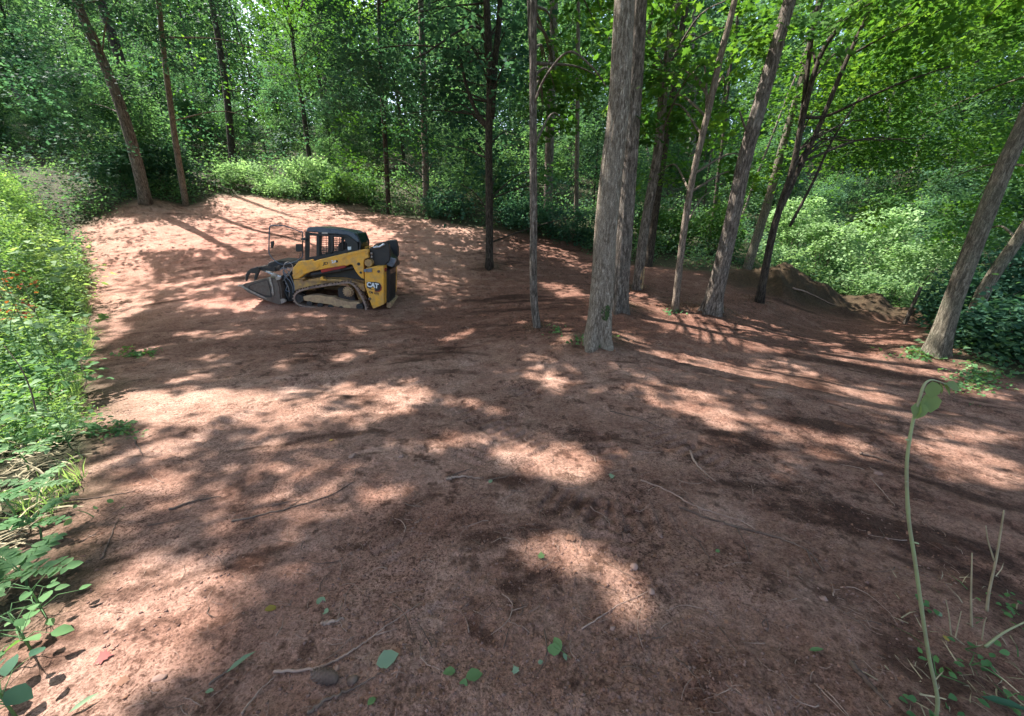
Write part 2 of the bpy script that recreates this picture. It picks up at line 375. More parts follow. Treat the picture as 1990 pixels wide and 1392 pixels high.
def ground_mat():
    m, nt, N, L, b = new_mat('red_dirt')
    tc = N.new('ShaderNodeTexCoord')
    def noise(s, det=6, ro=0.6, vec=None):
        n = N.new('ShaderNodeTexNoise'); n.inputs['Scale'].default_value = s; n.inputs['Detail'].default_value = det; n.inputs['Roughness'].default_value = ro
        L.new(vec or tc.outputs['Object'], n.inputs['Vector']); return n
    def ramp(src, p0, c0, p1, c1):
        r = N.new('ShaderNodeValToRGB'); r.color_ramp.elements[0].position = p0; r.color_ramp.elements[0].color = (*c0, 1)
        r.color_ramp.elements[1].position = p1; r.color_ramp.elements[1].color = (*c1, 1); L.new(src, r.inputs[0]); return r
    def mix(fac, a, c, mode='MIX'):
        x = N.new('ShaderNodeMixRGB'); x.blend_type = mode
        if isinstance(fac, float): x.inputs[0].default_value = fac
        else: L.new(fac, x.inputs[0])
        for s, v in ((1, a), (2, c)):
            if isinstance(v, tuple): x.inputs[s].default_value = (*v, 1)
            else: L.new(v, x.inputs[s])
        return x
    big = noise(0.35, 4); mid = noise(2.2, 7, 0.65); fine = noise(26, 8, 0.75); grit = noise(110, 5, 0.8)
    base = ramp(mid.outputs['Fac'], 0.32, (0.37, 0.210, 0.148), 0.68, (0.55, 0.362, 0.275))
    # churned dark soil with the shade painted into its colour (attribute from the mesh)
    at_ = N.new('ShaderNodeAttribute'); at_.attribute_name = 'damp_shade'
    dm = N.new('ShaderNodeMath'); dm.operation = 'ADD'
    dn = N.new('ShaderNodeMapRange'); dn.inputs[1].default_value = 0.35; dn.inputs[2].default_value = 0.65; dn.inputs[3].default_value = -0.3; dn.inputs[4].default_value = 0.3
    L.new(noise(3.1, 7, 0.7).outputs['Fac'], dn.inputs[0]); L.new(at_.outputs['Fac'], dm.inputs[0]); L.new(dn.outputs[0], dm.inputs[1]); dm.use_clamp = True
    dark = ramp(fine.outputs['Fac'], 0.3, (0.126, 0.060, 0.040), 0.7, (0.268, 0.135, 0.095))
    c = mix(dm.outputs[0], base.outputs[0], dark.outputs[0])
    at2 = N.new('ShaderNodeAttribute'); at2.attribute_name = 'clay'
    c = mix(at2.outputs['Fac'], c.outputs[0], ramp(mid.outputs['Fac'], 0.3, (0.44, 0.195, 0.138), 0.7, (0.54, 0.29, 0.22)).outputs[0])
    # crumbs and grit, thicker in some places than in others
    gm = N.new('ShaderNodeMapRange'); gm.inputs[1].default_value = 0.38; gm.inputs[2].default_value = 0.62; gm.inputs[3].default_value = 0.12; gm.inputs[4].default_value = 0.9; L.new(noise(1.7, 5, 0.6).outputs['Fac'], gm.inputs[0])
    at4 = N.new('ShaderNodeAttribute'); at4.attribute_name = 'mulch'
    c = mix(at4.outputs['Fac'], c.outputs[0], (0.34, 0.31, 0.29), 'MULTIPLY')
    at5 = N.new('ShaderNodeAttribute'); at5.attribute_name = 'packed'
    c = mix(at5.outputs['Fac'], c.outputs[0], (1.26, 1.31, 1.34), 'MULTIPLY')
    g = ramp(fine.outputs['Fac'], 0.40, (0.42, 0.38, 0.36), 0.56, (1, 1, 1)); c = mix(0.5, c.outputs[0], g.outputs[0], 'MULTIPLY')
    g = ramp(noise(58, 3, 0.7).outputs['Fac'], 0.41, (0.30, 0.25, 0.23), 0.49, (1.04, 1.04, 1.04)); c = mix(gm.outputs[0], c.outputs[0], g.outputs[0], 'MULTIPLY')
    g = ramp(noise(40, 2, 0.7).outputs['Fac'], 0.60, (1, 1, 1), 0.68, (1.5, 1.48, 1.45)); c = mix(0.6, c.outputs[0], g.outputs[0], 'MULTIPLY')
    g2 = ramp(grit.outputs['Fac'], 0.40, (0.32, 0.28, 0.26), 0.50, (1.08, 1.06, 1.04)); c = mix(0.7, c.outputs[0], g2.outputs[0], 'MULTIPLY')
    # forest floor: brown leaf litter
    at3 = N.new('ShaderNodeAttribute'); at3.attribute_name = 'litter'
    lit = ramp(noise(14, 8, 0.8).outputs['Fac'], 0.4, (0.022, 0.026, 0.012), 0.65, (0.09, 0.08, 0.042))
    c = mix(at3.outputs['Fac'], c.outputs[0], lit.outputs[0])
    L.new(c.outputs[0], b.inputs['Base Color'])
    b.inputs['Roughness'].default_value = 0.93; b.inputs['Specular IOR Level'].default_value = 0.15
    bp = N.new('ShaderNodeBump'); bp.inputs['Strength'].default_value = 0.85; bp.inputs['Distance'].default_value = 0.04
    L.new(fine.outputs['Fac'], bp.inputs['Height'])
    b2 = N.new('ShaderNodeBump'); b2.inputs['Strength'].default_value = 0.6; b2.inputs['Distance'].default_value = 0.012
    L.new(grit.outputs['Fac'], b2.inputs['Height']); L.new(bp.outputs[0], b2.inputs['Normal'])
    L.new(b2.outputs[0], b.inputs['Normal'])
    return m

M = {}
M['ground'] = ground_mat()
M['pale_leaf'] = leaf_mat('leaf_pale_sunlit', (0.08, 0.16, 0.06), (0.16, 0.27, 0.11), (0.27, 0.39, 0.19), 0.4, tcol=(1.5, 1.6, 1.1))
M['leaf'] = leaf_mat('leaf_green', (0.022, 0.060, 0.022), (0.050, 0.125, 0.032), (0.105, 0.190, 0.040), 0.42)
M['leaf_cool'] = leaf_mat('leaf_cool', (0.024, 0.062, 0.044), (0.050, 0.115, 0.074), (0.10, 0.175, 0.105), 0.38, 0.6, tcol=(1.5, 1.7, 1.0))
M['leaf_far'] = leaf_mat('leaf_far', (0.026, 0.064, 0.045), (0.062, 0.130, 0.074), (0.135, 0.215, 0.105), 0.45, tcol=(1.7, 1.8, .85))
M['weed'] = leaf_mat('weed_green', (0.050, 0.110, 0.050), (0.135, 0.23, 0.110), (0.30, 0.41, 0.23), 0.35)
M['weed_deep'] = leaf_mat('weed_deep', (0.045, 0.110, 0.042), (0.090, 0.185, 0.075), (0.165, 0.275, 0.125), 0.35)
M['straw'] = simple('dry_straw', (0.33, 0.27, 0.16), 0.8, dirt=(0.20, 0.16, 0.09), dirt_amt=.3)
M['bark_grey'] = bark_mat('bark_grey', (0.27, 0.21, 0.15), (0.70, 0.59, 0.46), (0.56, 0.47, 0.36), 1.6, 1.0)
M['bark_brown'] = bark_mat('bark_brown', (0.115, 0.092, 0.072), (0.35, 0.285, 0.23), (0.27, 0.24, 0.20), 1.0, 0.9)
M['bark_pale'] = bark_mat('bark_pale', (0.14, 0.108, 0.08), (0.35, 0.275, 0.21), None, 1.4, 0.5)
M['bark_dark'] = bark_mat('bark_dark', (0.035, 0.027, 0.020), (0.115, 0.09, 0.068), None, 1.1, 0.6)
M['bark_olive'] = bark_mat('bark_olive', (0.11, 0.095, 0.068), (0.30, 0.26, 0.19), (0.19, 0.19, 0.13), 1.2, 0.7)
M['moss'] = simple('moss', (0.045, 0.075, 0.018), 0.95, dirt=(0.025, 0.045, 0.012), dirt_amt=.4, bump=.8)
M['wood_raw'] = simple('bare_wood', (0.46, 0.31, 0.15), 0.8, dirt=(0.28, 0.16, 0.08), dirt_amt=.4)
M['twig'] = simple('twig', (0.16, 0.105, 0.075), 0.9, dirt=(0.075, 0.045, 0.032), dirt_amt=.5)
M['twig_pale'] = simple('twig_pale', (0.34, 0.23, 0.17), 0.9, dirt=(0.20, 0.12, 0.09), dirt_amt=.4)
M['clod'] = simple('soil_clod', (0.26, 0.16, 0.125), 0.95, spec=.1, dirt=(0.14, 0.082, 0.064), dirt_amt=.5, bump=.5, scale=14)
M['stone'] = simple('stone', (0.26, 0.165, 0.13), 0.85, dirt=(0.26, 0.15, 0.11), dirt_amt=.5, bump=.4, scale=12)

# ------------------------------------------------------------------ ground: one sheet, fine near the camera
def build_ground():
    rr = np.concatenate([np.linspace(0.35, 0.9, 8)[:-1], 0.9 * np.exp(np.arange(0, 640) * 0.00625)])
    while rr[-1] < 420: rr = np.append(rr, rr[-1] * 1.035)
    half = np.r_[np.linspace(0, R(62), 470), np.linspace(R(62), R(180), 50)[1:-1]]
    th = np.r_[half, R(180), (2 * math.pi - half[::-1])[:-1]]
    nr, na = len(rr), len(th)
    A, B = np.meshgrid(rr, th, indexing='ij')
    x = (A * np.sin(B)).ravel(); y = (A * np.cos(B)).ravel()
    h = np.zeros(len(x))
    h = base_h(x, y)
    far = np.hypot(x, y) > 125
    h[far] = np.clip(h[far], -5, 40)
    h += fine_h(x, y) 
    V = np.c_[x, y, h]
    V = np.vstack([V, [[0, 0, float(base_h(np.array([0.]), np.array([0.]))[0])]]])
    i, j = np.meshgrid(np.arange(nr - 1), np.arange(na), indexing='ij')
    a = i * na + j; bq = i * na + (j + 1) % na; c = (i + 1) * na + (j + 1) % na; d = (i + 1) * na + j
    F = np.stack([a, bq, c, d], -1).reshape(-1, 4)[:, ::-1]
    jj = np.arange(na); T = np.c_[jj, np.full(na, len(V) - 1), (jj + 1) % na]
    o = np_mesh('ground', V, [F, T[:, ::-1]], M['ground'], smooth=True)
    X = V[:, 0]; Y = V[:, 1]
    px, py, D = project(V)
    # churned soil plus painted shade: dark band middle, right, bank; paler sunlit soil left
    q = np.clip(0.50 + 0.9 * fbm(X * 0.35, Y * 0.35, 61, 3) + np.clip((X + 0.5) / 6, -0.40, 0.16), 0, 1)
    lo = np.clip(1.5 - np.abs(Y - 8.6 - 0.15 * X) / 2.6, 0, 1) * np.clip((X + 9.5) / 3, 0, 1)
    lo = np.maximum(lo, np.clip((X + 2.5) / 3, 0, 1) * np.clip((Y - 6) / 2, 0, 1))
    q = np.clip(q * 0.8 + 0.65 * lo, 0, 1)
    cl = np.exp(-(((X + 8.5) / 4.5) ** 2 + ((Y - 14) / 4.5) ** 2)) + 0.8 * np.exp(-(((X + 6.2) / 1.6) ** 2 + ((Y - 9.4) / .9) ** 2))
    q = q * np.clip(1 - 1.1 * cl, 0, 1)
    cl = np.clip(cl * 1.1, 0, .9) + 0.25 * np.exp(-(((X + 1.5) / 1.5) ** 2 + ((Y - 1.6) / 1.2) ** 2))
    me = o.data
    # shredded dark mulch and packed pale soil, dragged out along the machine's wide arcs
    th = np.arctan2(X, Y + 1.5); ra = np.hypot(X * .9, Y + 1.5)
    n1 = fbm(ra * 3.4 + 1.3 * fbm(X * 1.1, Y * 1.1, 81, 2), th * 7 + 11, 82, 5, .68); n2 = vnoise(X * .35 + 5, Y * .35, 83)
    mu = np.clip((n1 - .10 + .22 * (n2 - .5)) * 7, 0, 1); mu = np.maximum(mu, .85 * np.clip((fbm(X * 9, Y * 9, 84, 4, .7) - .13 + .15 * (n2 - .5)) * 9, 0, 1))
    pk = np.clip((fbm(ra * 2.0, th * 5 + 3, 85, 4, .6) - .05) * 5, 0, .8) * (1 - mu)
    pk = pk * (1 - .9 * np.clip(cl, 0, 1)); li = 1.0 - clearing(X, Y)
    for mx, my, sx, sy, a_ in MOUNDS:
        li = np.maximum(li, .5 * np.clip(np.exp(-(((X - mx) / sx) ** 2 + ((Y - my) / sy) ** 2) * .5) * 1.8, 0, 1))
    for mx, my, sx, sy, a_ in MOUNDS:
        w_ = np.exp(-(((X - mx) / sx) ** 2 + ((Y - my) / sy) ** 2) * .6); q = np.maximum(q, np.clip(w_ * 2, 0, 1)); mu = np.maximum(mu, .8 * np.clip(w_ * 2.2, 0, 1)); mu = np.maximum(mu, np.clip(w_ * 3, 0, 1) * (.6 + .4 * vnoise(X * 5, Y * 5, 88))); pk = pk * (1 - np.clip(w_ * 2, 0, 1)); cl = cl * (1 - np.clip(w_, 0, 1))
    for fx_, fy_, fr_, fa_ in FEET:
        li = np.maximum(li, .75 * np.exp(-((X - fx_) ** 2 + (Y - fy_) ** 2) / (fr_ * .8) ** 2) * (.4 + .9 * vnoise(X * 7, Y * 7, 86)))
    for nm, v in (('mulch', np.clip(mu, 0, 1)), ('packed', pk), ('damp_shade', q), ('clay', np.clip(cl, 0, 1)), ('litter', li)):
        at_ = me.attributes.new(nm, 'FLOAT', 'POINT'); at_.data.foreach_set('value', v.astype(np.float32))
    tag(o, kind='structure')
    return o

# the cleared area as a polygon on the ground (world metres), from its edge in the photograph
_E = [(200,640,0),(165,545,0),(160,440,0),(250,400,0),(380,398,0),(430,380,0),(560,388,0),(700,402,0),(790,425,0),(900,440,0),(1000,452,0),(1110,470,0),(1180,505,0),(1290,520,0),(1400,530,0),('w',7.4,13.5),('w',8.6,13.9),('w',11.0,13.4),('w',13.7,12.4),('w',12.2,10.2),(1800,650,0),(1870,700,0),(1990,745,0)]
_EP = [np.array([b_, c_]) if a == 'w' else gp(a, b_)[:2] for a, b_, c_ in _E]
_EP = [(-1.9, 0.2), (-2.3, 1.2), (-3.2, 2.4), (-5.3, 4.4)] + [tuple(p) for p in _EP] + [(9, 2), (9, -6), (-1, -6)]
CLEAR = np.array(_EP)
def _dist_poly(x, y, P):
    ins = np.zeros(x.shape, bool); d = np.full(x.shape, 1e9)
    n = len(P)
    for i in range(n):
        a = P[i]; b = P[(i + 1) % n]
        e = b - a; t = np.clip(((x - a[0]) * e[0] + (y - a[1]) * e[1]) / (e @ e), 0, 1)
        d = np.minimum(d, np.hypot(x - a[0] - t * e[0], y - a[1] - t * e[1]))
        if a[1] != b[1]:
            ins ^= ((a[1] > y) != (b[1] > y)) & (x < (b[0] - a[0]) * (y - a[1]) / (b[1] - a[1]) + a[0])
    return np.where(ins, d, -d)
def clearing_d(x, y): return _dist_poly(np.asarray(x, float), np.asarray(y, float), CLEAR)
def clearing(x, y):
    return np.clip(0.5 + (clearing_d(x, y) + 0.7 * fbm(x * 1.3, y * 1.3, 71, 3)) / 0.5, 0, 1)
ground = build_ground()

# ------------------------------------------------------------------ tubes (trunks, limbs, stems, sticks)
def smooth_path(P, n):
    P = np.asarray(P, float)
    if len(P) < 3:
        t = np.linspace(0, 1, n)[:, None]; return P[0] * (1 - t) + P[-1] * t
    Q = np.vstack([2 * P[0] - P[1], P, 2 * P[-1] - P[-2]])
    out = []
    for s in np.linspace(0, len(P) - 1 - 1e-6, n):
        i = int(s); f = s - i
        a, b, c, d = Q[i], Q[i + 1], Q[i + 2], Q[i + 3]
        out.append(0.5 * ((2 * b) + (c - a) * f + (2 * a - 5 * b + 4 * c - d) * f * f + (3 * b - a - 3 * c + d) * f ** 3))
    return np.array(out)

def tube(P, rad, seg=10, rough=0.0, seed=0, flare=None, cap=True, vs=1.0):
    "returns V, F(list): swept tube; flare = (height, amount, lobes)"
    P = np.asarray(P, float); n = len(P); rad = np.broadcast_to(np.asarray(rad, float), (n,))
    T = np.gradient(P, axis=0); T /= np.linalg.norm(T, axis=1)[:, None] + 1e-12
    up = np.array([1.0, 0, 0]) if abs(T[0][0]) < 0.8 else np.array([0, 1.0, 0])
    U = np.zeros_like(P); u = up - T[0] * (up @ T[0]); u /= np.linalg.norm(u)
    for i in range(n):
        u = u - T[i] * (u @ T[i]); u /= np.linalg.norm(u) + 1e-12; U[i] = u
    W = np.cross(T, U)
    a = np.linspace(0, 2 * math.pi, seg, endpoint=False)
    ca, sa = np.cos(a), np.sin(a)
    rr = np.repeat(rad[:, None], seg, 1)
    L = np.r_[0, np.cumsum(np.linalg.norm(np.diff(P, axis=0), axis=1))]
    if rough:
        aa = np.repeat(a[None], n, 0); ll = np.repeat(L[:, None], seg, 1)
        k = 5.0
        nz = fbm(k * (np.cos(aa) + 2) + seed, ll * 1.3 * vs + k * np.sin(aa), seed, 3)
        rr = rr * (1 + rough * 2 * nz)
    if flare:
        fh, fa, lob = flare
        f = np.exp(-(L / fh) * 2.2)[:, None]
        rr = rr * (1 + fa * f * (0.55 + 0.45 * np.cos(a * lob + seed)[None] + 0.2 * np.cos(a * (lob + 2) + 2 * seed)[None]))
    V = P[:, None] + rr[..., None] * (ca[None, :, None] * U[:, None] + sa[None, :, None] * W[:, None])
    V = V.reshape(-1, 3)
    i, j = np.meshgrid(np.arange(n - 1), np.arange(seg), indexing='ij')
    F = np.stack([i * seg + j, i * seg + (j + 1) % seg, (i + 1) * seg + (j + 1) % seg, (i + 1) * seg + j], -1).reshape(-1, 4)
    Fs = [F]
    if cap:
        V = np.vstack([V, P[:1], P[-1:]]); c0, c1 = len(V) - 2, len(V) - 1
        jj = np.arange(seg)
        Fs.append(np.c_[np.full(seg, c0), (jj + 1) % seg, jj]); Fs.append(np.c_[np.full(seg, c1), (n - 1) * seg + jj, (n - 1) * seg + (jj + 1) % seg])
    return V, Fs

class Acc:
    "collects pieces into one mesh"
    def __init__(s): s.V = []; s.Q = []; s.T = []; s.n = 0; s.t = []
    def add(s, V, Fs, tint=0.5):
        V = np.asarray(V, float)
        if not isinstance(Fs, (list, tuple)): Fs = [Fs]
        for f in Fs:
            f = np.asarray(f)
            if len(f) == 0: continue
            (s.Q if f.shape[1] == 4 else s.T).append(f + s.n)
        s.V.append(V); s.t.append(np.broadcast_to(np.asarray(tint, float), (len(V),))); s.n += len(V)
        return s
    def build(s, name, mat, parent=None, smooth=False):
        if not s.V: return None
        V = np.vstack(s.V); F = []
        if s.Q: F.append(np.vstack(s.Q))
        if s.T: F.append(np.vstack(s.T))
        if parent is not None and parent.type == 'EMPTY' and parent.get('_local', 0) == 0:
            V = V - np.array(parent.location)
        return np_mesh(name, V, F, mat, parent, smooth, np.concatenate(s.t))

# ------------------------------------------------------------------ leaves
def _tmpl(kind):
    if kind == 'diamond':
        V = [(0, 0, 0), (0.33, 0.42, 0.07), (0, 1, -0.05), (-0.33, 0.42, 0.07)]; F = [(0, 1, 2), (0, 2, 3)]
    elif kind == 'ovate':
        V = [(0, 0, 0), (.22, .16, .05), (.36, .42, .09), (.24, .75, .04), (0, 1, -.08), (-.24, .75, .04), (-.36, .42, .09), (-.22, .16, .05), (0, .45, 0)]
        F = [(8, i, (i + 1) % 8) for i in range(8)]
    elif kind == 'narrow':
        V = [(0, 0, 0), (.12, .3, .03), (.11, .65, .02), (0, 1, -.1), (-.11, .65, .02), (-.12, .3, .03)]; F = [(0, 1, 2), (0, 2, 3), (0, 3, 4), (0, 4, 5)]
    elif kind == 'blade':
        V = [(-.025, 0, 0), (.025, 0, 0), (-.02, .5, .04), (.02, .5, .04), (0, 1, -.12)]; F = [(0, 1, 3), (0, 3, 2), (2, 3, 4)]
    else:  # maple
        pts = [(0, 0), (.2, .08), (.42, .02), (.36, .25), (.55, .42), (.28, .48), (.24, .70), (.1, .66), (0, 1), (-.1, .66), (-.24, .70), (-.28, .48), (-.55, .42), (-.36, .25), (-.42, .02), (-.2, .08)]
        V = [(x, y, 0.08 * abs(x) * 2 - 0.06 * y) for x, y in pts] + [(0, .35, 0.02)]
        n = len(pts); F = [(n, i, (i + 1) % n) for i in range(n)]
    return np.array(V, float), np.array(F)
TM = {k: _tmpl(k) for k in ('diamond', 'ovate', 'narrow', 'blade', 'maple')}

def leaves(C, size, kind='diamond', tilt=0.6, tint=None, heading=None, droop=0.0, normal=None):
    "C (n,3) leaf bases; tilt: spread of the normals around straight up; heading: preferred outward direction (n,2)"
    n = len(C)
    if n == 0: return np.zeros((0, 3)), np.zeros((0, 3), int), np.zeros(0)
    tv, tf = TM[kind]; k = len(tv)
    if normal is None:
        nrm = rng.normal(0, tilt, (n, 3)); nrm[:, 2] = 1.0
    else: nrm = normal + rng.normal(0, tilt, (n, 3))
    nrm /= np.linalg.norm(nrm, axis=1)[:, None]
    if heading is None:
        h = rng.normal(0, 1, (n, 3)); 
    else:
        h = np.c_[heading, np.zeros(n)] if heading.shape[1] == 2 else heading.copy()
        h = h + rng.normal(0, 0.35, (n, 3))
    h[:, 2] -= droop
    h = h - nrm * np.sum(h * nrm, 1)[:, None]; h /= np.linalg.norm(h, axis=1)[:, None] + 1e-9
    w = np.cross(h, nrm)
    s = np.broadcast_to(np.asarray(size, float), (n,)) * rng.uniform(0.7, 1.25, n)
    V = C[:, None] + s[:, None, None] * (tv[None, :, 0:1] * w[:, None] + tv[None, :, 1:2] * h[:, None] + tv[None, :, 2:3] * nrm[:, None])
    F = (tf[None] + (np.arange(n) * k)[:, None, None]).reshape(-1, 3)
    if tint is None: tint = rng.uniform(0.2, 0.8, n)
    return V.reshape(-1, 3), F, np.repeat(tint, k)

def spray(c, r, n, size, kind='diamond', flat=0.28, tilt=0.45, tint=0.5, droop=0.25):
    "a flattened spray of leaves around c, as on the end of a limb"
    a = rng.uniform(0, 2 * math.pi, n); q = np.sqrt(rng.uniform(0, 1, n)) * r
    d = np.c_[np.cos(a), np.sin(a)]
    z = rng.normal(0, flat * r, n) - 0.25 * q * q / max(r, .1)
    bn = np.r_[rng.normal(0, .42, 2), 1.0]
    C = np.c_[c[0] + d[:, 0] * q, c[1] + d[:, 1] * q, c[2] + z - (d * q[:, None]) @ bn[:2]]
    return leaves(C, size, kind, tilt * .62, np.clip(tint + rng.normal(0, 0.10, n), 0, 1), d, droop, np.repeat(bn[None], n, 0))
# ------------------------------------------------------------------ named trees, traced trunk by trunk from where they stand
TREES = []
def trunk_path(pts, D0=None, H=17.0, dy=0.0):
    "pts: photograph pixels up the trunk; the first is the foot. Returns world points foot -> top"
    if D0 is None: p0 = gp(*pts[0])
    else: p0 = at(*pts[0], D0)
    y0 = p0[1]
    P = [p0] + [at_y(a, b, y0 + dy * (k + 1) / len(pts)) for k, (a, b) in enumerate(pts[1:])]
    if D0 is not None:       # foot hidden: carry the trunk down to the ground
        d = P[0] - P[1]; g = gh(P[0][0], P[0][1]); 
        if P[0][2] > g:
            k = (P[0][2] - g) / max(1e-3, -d[2]); q = P[0] + d * k * 1.0; q[2] = float(gh(q[0], q[1])) - 0.1; P = [q] + P
    P[0] = P[0] - np.array([0, 0, 0.12])
    d = P[-1] - P[-2]; d /= np.linalg.norm(d)
    g0 = P[0][2]
    top = g0 + H
    while P[-1][2] < top:
        d = d * 0.8 + np.array([0, 0, 1.0]) * 0.2 + np.r_[rng.normal(0, 0.03, 2), 0]; d /= np.linalg.norm(d)
        P.append(P[-1] + d * 1.6)
    return np.array(P)

def px_rad(w, p):
    _, _, D = project(p); u = (p[0]) / D
    return w / 2 / FPX * float(D) / math.sqrt(1 + float(u) ** 2)

def make_tree(name, label, pts, w0, w1, bark, D0=None, H=17.0, seg=14, rough=0.05, flare=None, group=None, cat='tree', limbs=(), dy=0.0, bend=None):
    P = trunk_path(pts, D0, H, dy)
    npx = len(pts)
    S = smooth_path(P, max(24, int(H * (7 if w0 > 30 else 3))))
    r0 = px_rad(w0, P[0]); r1 = px_rad(w1, P[npx - 1])
    hz = S[:, 2] - S[0, 2]; h1 = P[npx - 1][2] - P[0][2]
    rad = np.where(hz < h1, r0 + (r1 - r0) * hz / h1, np.maximum(0.02, r1 * (1 - (hz - h1) / max(0.1, (hz[-1] - h1)) * 0.85)))
    t = empty(name, tuple(P[0]))
    tag(t, label, cat, group)
    ac = Acc()
    ac.add(*tube(S, rad, seg, rough, len(TREES) * 7 + 3, flare))
    for lb in limbs:      # each limb: pixel polyline, px widths, depth offsets
        lp = lb[0]; q = [at_y(a, b, P[0][1] + dd) for (a, b, dd) in lp]
        s = smooth_path(q, 22); rr = np.linspace(px_rad(lb[1], q[0]), px_rad(lb[2], q[-1]), 22)
        ac.add(*tube(s, rr, 8, 0.04, 5))
    rec = dict(e=t, P=S, acc=ac, bark=bark, crown=[], name=name, seg=seg, mid=S[np.argmin(np.abs(hz - 9))], rad=rad)
    TREES.append(rec)
    return rec

T = {}
T['main'] = make_tree('oak_tree', 'thick grey barked tree with mossy flared foot, nearest trunk in the middle of the clearing',
    [(1160,668),(1170,560),(1177,450),(1190,320),(1203,200),(1214,0)], 46, 40, 'bark_grey', seg=96, rough=0.05, flare=(0.7, 0.8, 4), cat='tree')
T['second'] = make_tree('oak_tree', 'thick brown barked tree standing close behind the big grey trunk',
    [(1202,602),(1213,450),(1230,220),(1240,60),(1243,0)], 34, 30, 'bark_brown', seg=64, rough=0.08, flare=(0.6, 0.8, 5))
T['scarred'] = make_tree('forked_tree', 'slim leaning tree with a torn patch of bare yellow wood at its foot',
    [(1238,562),(1252,450),(1278,300),(1292,150),(1318,0)], 20, 17, 'bark_brown', seg=20, rough=0.07, flare=(.3,.3,3),
    limbs=[([(1290,170,0),(1262,90,-.3),(1268,20,-.4)], 9, 6)])
T['shadow'] = make_tree('slender_tree', 'dark slender trunk just right of the slim trunk with torn bark',
    [(1262,500),(1278,380),(1305,200),(1325,60),(1335,0)], 16, 13, 'bark_dark', D0=13.2, seg=14)
T['slim'] = make_tree('slender_tree', 'slim pale brown tree, front one of the thin trunks between the two leaning thick trunks',
    [(1312,604),(1325,480),(1345,350),(1378,210),(1400,110),(1428,0)], 14, 13, 'bark_pale', seg=18, rough=0.06, flare=(.25,.5,3))
T['leaner'] = make_tree('pine_tree', 'thick brown tree leaning right with rough furrowed bark and a broad foot',
    [(1382,606),(1418,450),(1450,300),(1492,150),(1535,0)], 33, 28, 'bark_brown', seg=64, rough=0.09, flare=(0.6, 0.9, 5),
    limbs=[([(1455,265,0),(1445,240,-.2),(1437,215,-.3)], 6, 3)])
T['pale_side'] = make_tree('slender_tree', 'dark leaning tree with one pale sunlit side behind the forked dark trunks',
    [(1452,522),(1490,400),(1525,270),(1560,150),(1590,20)], 20, 15, 'bark_olive', D0=13.8, seg=16)
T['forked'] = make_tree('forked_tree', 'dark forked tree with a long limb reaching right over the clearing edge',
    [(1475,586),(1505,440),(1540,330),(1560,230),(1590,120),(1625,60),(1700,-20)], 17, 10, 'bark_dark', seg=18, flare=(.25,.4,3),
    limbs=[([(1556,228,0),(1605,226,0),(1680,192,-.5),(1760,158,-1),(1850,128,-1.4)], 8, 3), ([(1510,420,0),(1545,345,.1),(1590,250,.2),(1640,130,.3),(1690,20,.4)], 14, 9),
           ([(1545,320,0),(1562,200,.1),(1575,90,.2),(1590,0,.3)], 12, 9), ([(1648,110,.3),(1740,60,0),(1850,10,-.3)], 6, 3), ([(1580,262,0),(1612,272,-.2),(1700,272,-.4),(1800,268,-.8)], 4, 2),
           ([(1535,440,.1),(1582,350,.2),(1618,272,.2),(1670,190,.3)], 7, 4)])
T['right_big'] = make_tree('poplar_tree', 'thick smooth olive barked tree leaning right at the right edge of the clearing',
    [(1818,690),(1850,590),(1895,470),(1950,330),(1995,230)], 44, 42, 'bark_olive', seg=64, rough=0.05, flare=(0.6, 0.8, 4))
T['right_back'] = make_tree('poplar_tree', 'leaning curved tree just behind the thick olive trunk at the right edge',
    [(1880,655),(1905,580),(1940,520),(1985,455),(2040,360)], 34, 28, 'bark_olive', seg=24, rough=0.04, flare=(.3,.3,3))
T['mid'] = make_tree('slender_tree', 'slim straight brown tree with pale crooked foot in the middle of the clearing',
    [(1046,636),(1037,570),(1037,420),(1036,200),(1036,90),(1037,0)], 15, 14, 'bark_brown', seg=20, rough=0.06, flare=(.25,.25,3),
    limbs=[([(1037,205,0),(1060,150,-.3),(1105,101,-.5),(1150,130,-.6),(1178,168,-.6)], 5, 2.5), ([(1037,200,0),(1030,80,.2),(1027,0,.3)], 7, 6)])
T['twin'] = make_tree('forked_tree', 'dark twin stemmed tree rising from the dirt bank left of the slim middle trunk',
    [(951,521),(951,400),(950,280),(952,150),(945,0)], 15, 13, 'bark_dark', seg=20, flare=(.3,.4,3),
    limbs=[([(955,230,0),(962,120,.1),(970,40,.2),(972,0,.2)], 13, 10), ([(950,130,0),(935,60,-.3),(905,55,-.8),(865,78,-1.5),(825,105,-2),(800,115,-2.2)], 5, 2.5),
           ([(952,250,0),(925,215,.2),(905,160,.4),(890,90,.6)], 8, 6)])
T['back_brown'] = make_tree('pine_tree', 'reddish brown straight trunk in the woods right of the slim middle trunk',
    [(1066,350),(1070,200),(1075,80),(1076,0)], 18, 16, 'bark_brown', D0=17, seg=18, rough=.06)
T['back_pale'] = make_tree('slender_tree', 'thin pale straight trunk in the woods left of the big grey trunk',
    [(1120,400),(1122,250),(1123,130),(1124,40)], 9, 8, 'bark_pale', D0=17, seg=12)
T['bank_pole'] = make_tree('slender_tree', 'thin dark tree at the top of the dirt bank above the yellow loader',
    [(755,416),(750,300),(742,180),(738,80)], 10, 8, 'bark_dark', seg=12)
T['bank_tree'] = make_tree('slender_tree', 'mid brown straight tree at the top of the bank with a side limb pointing left',
    [(829,412),(826,300),(823,180),(820,60)], 14, 12, 'bark_brown', seg=14, limbs=[([(822,238,0),(800,205,-.2),(765,170,-.5)], 5, 3)])
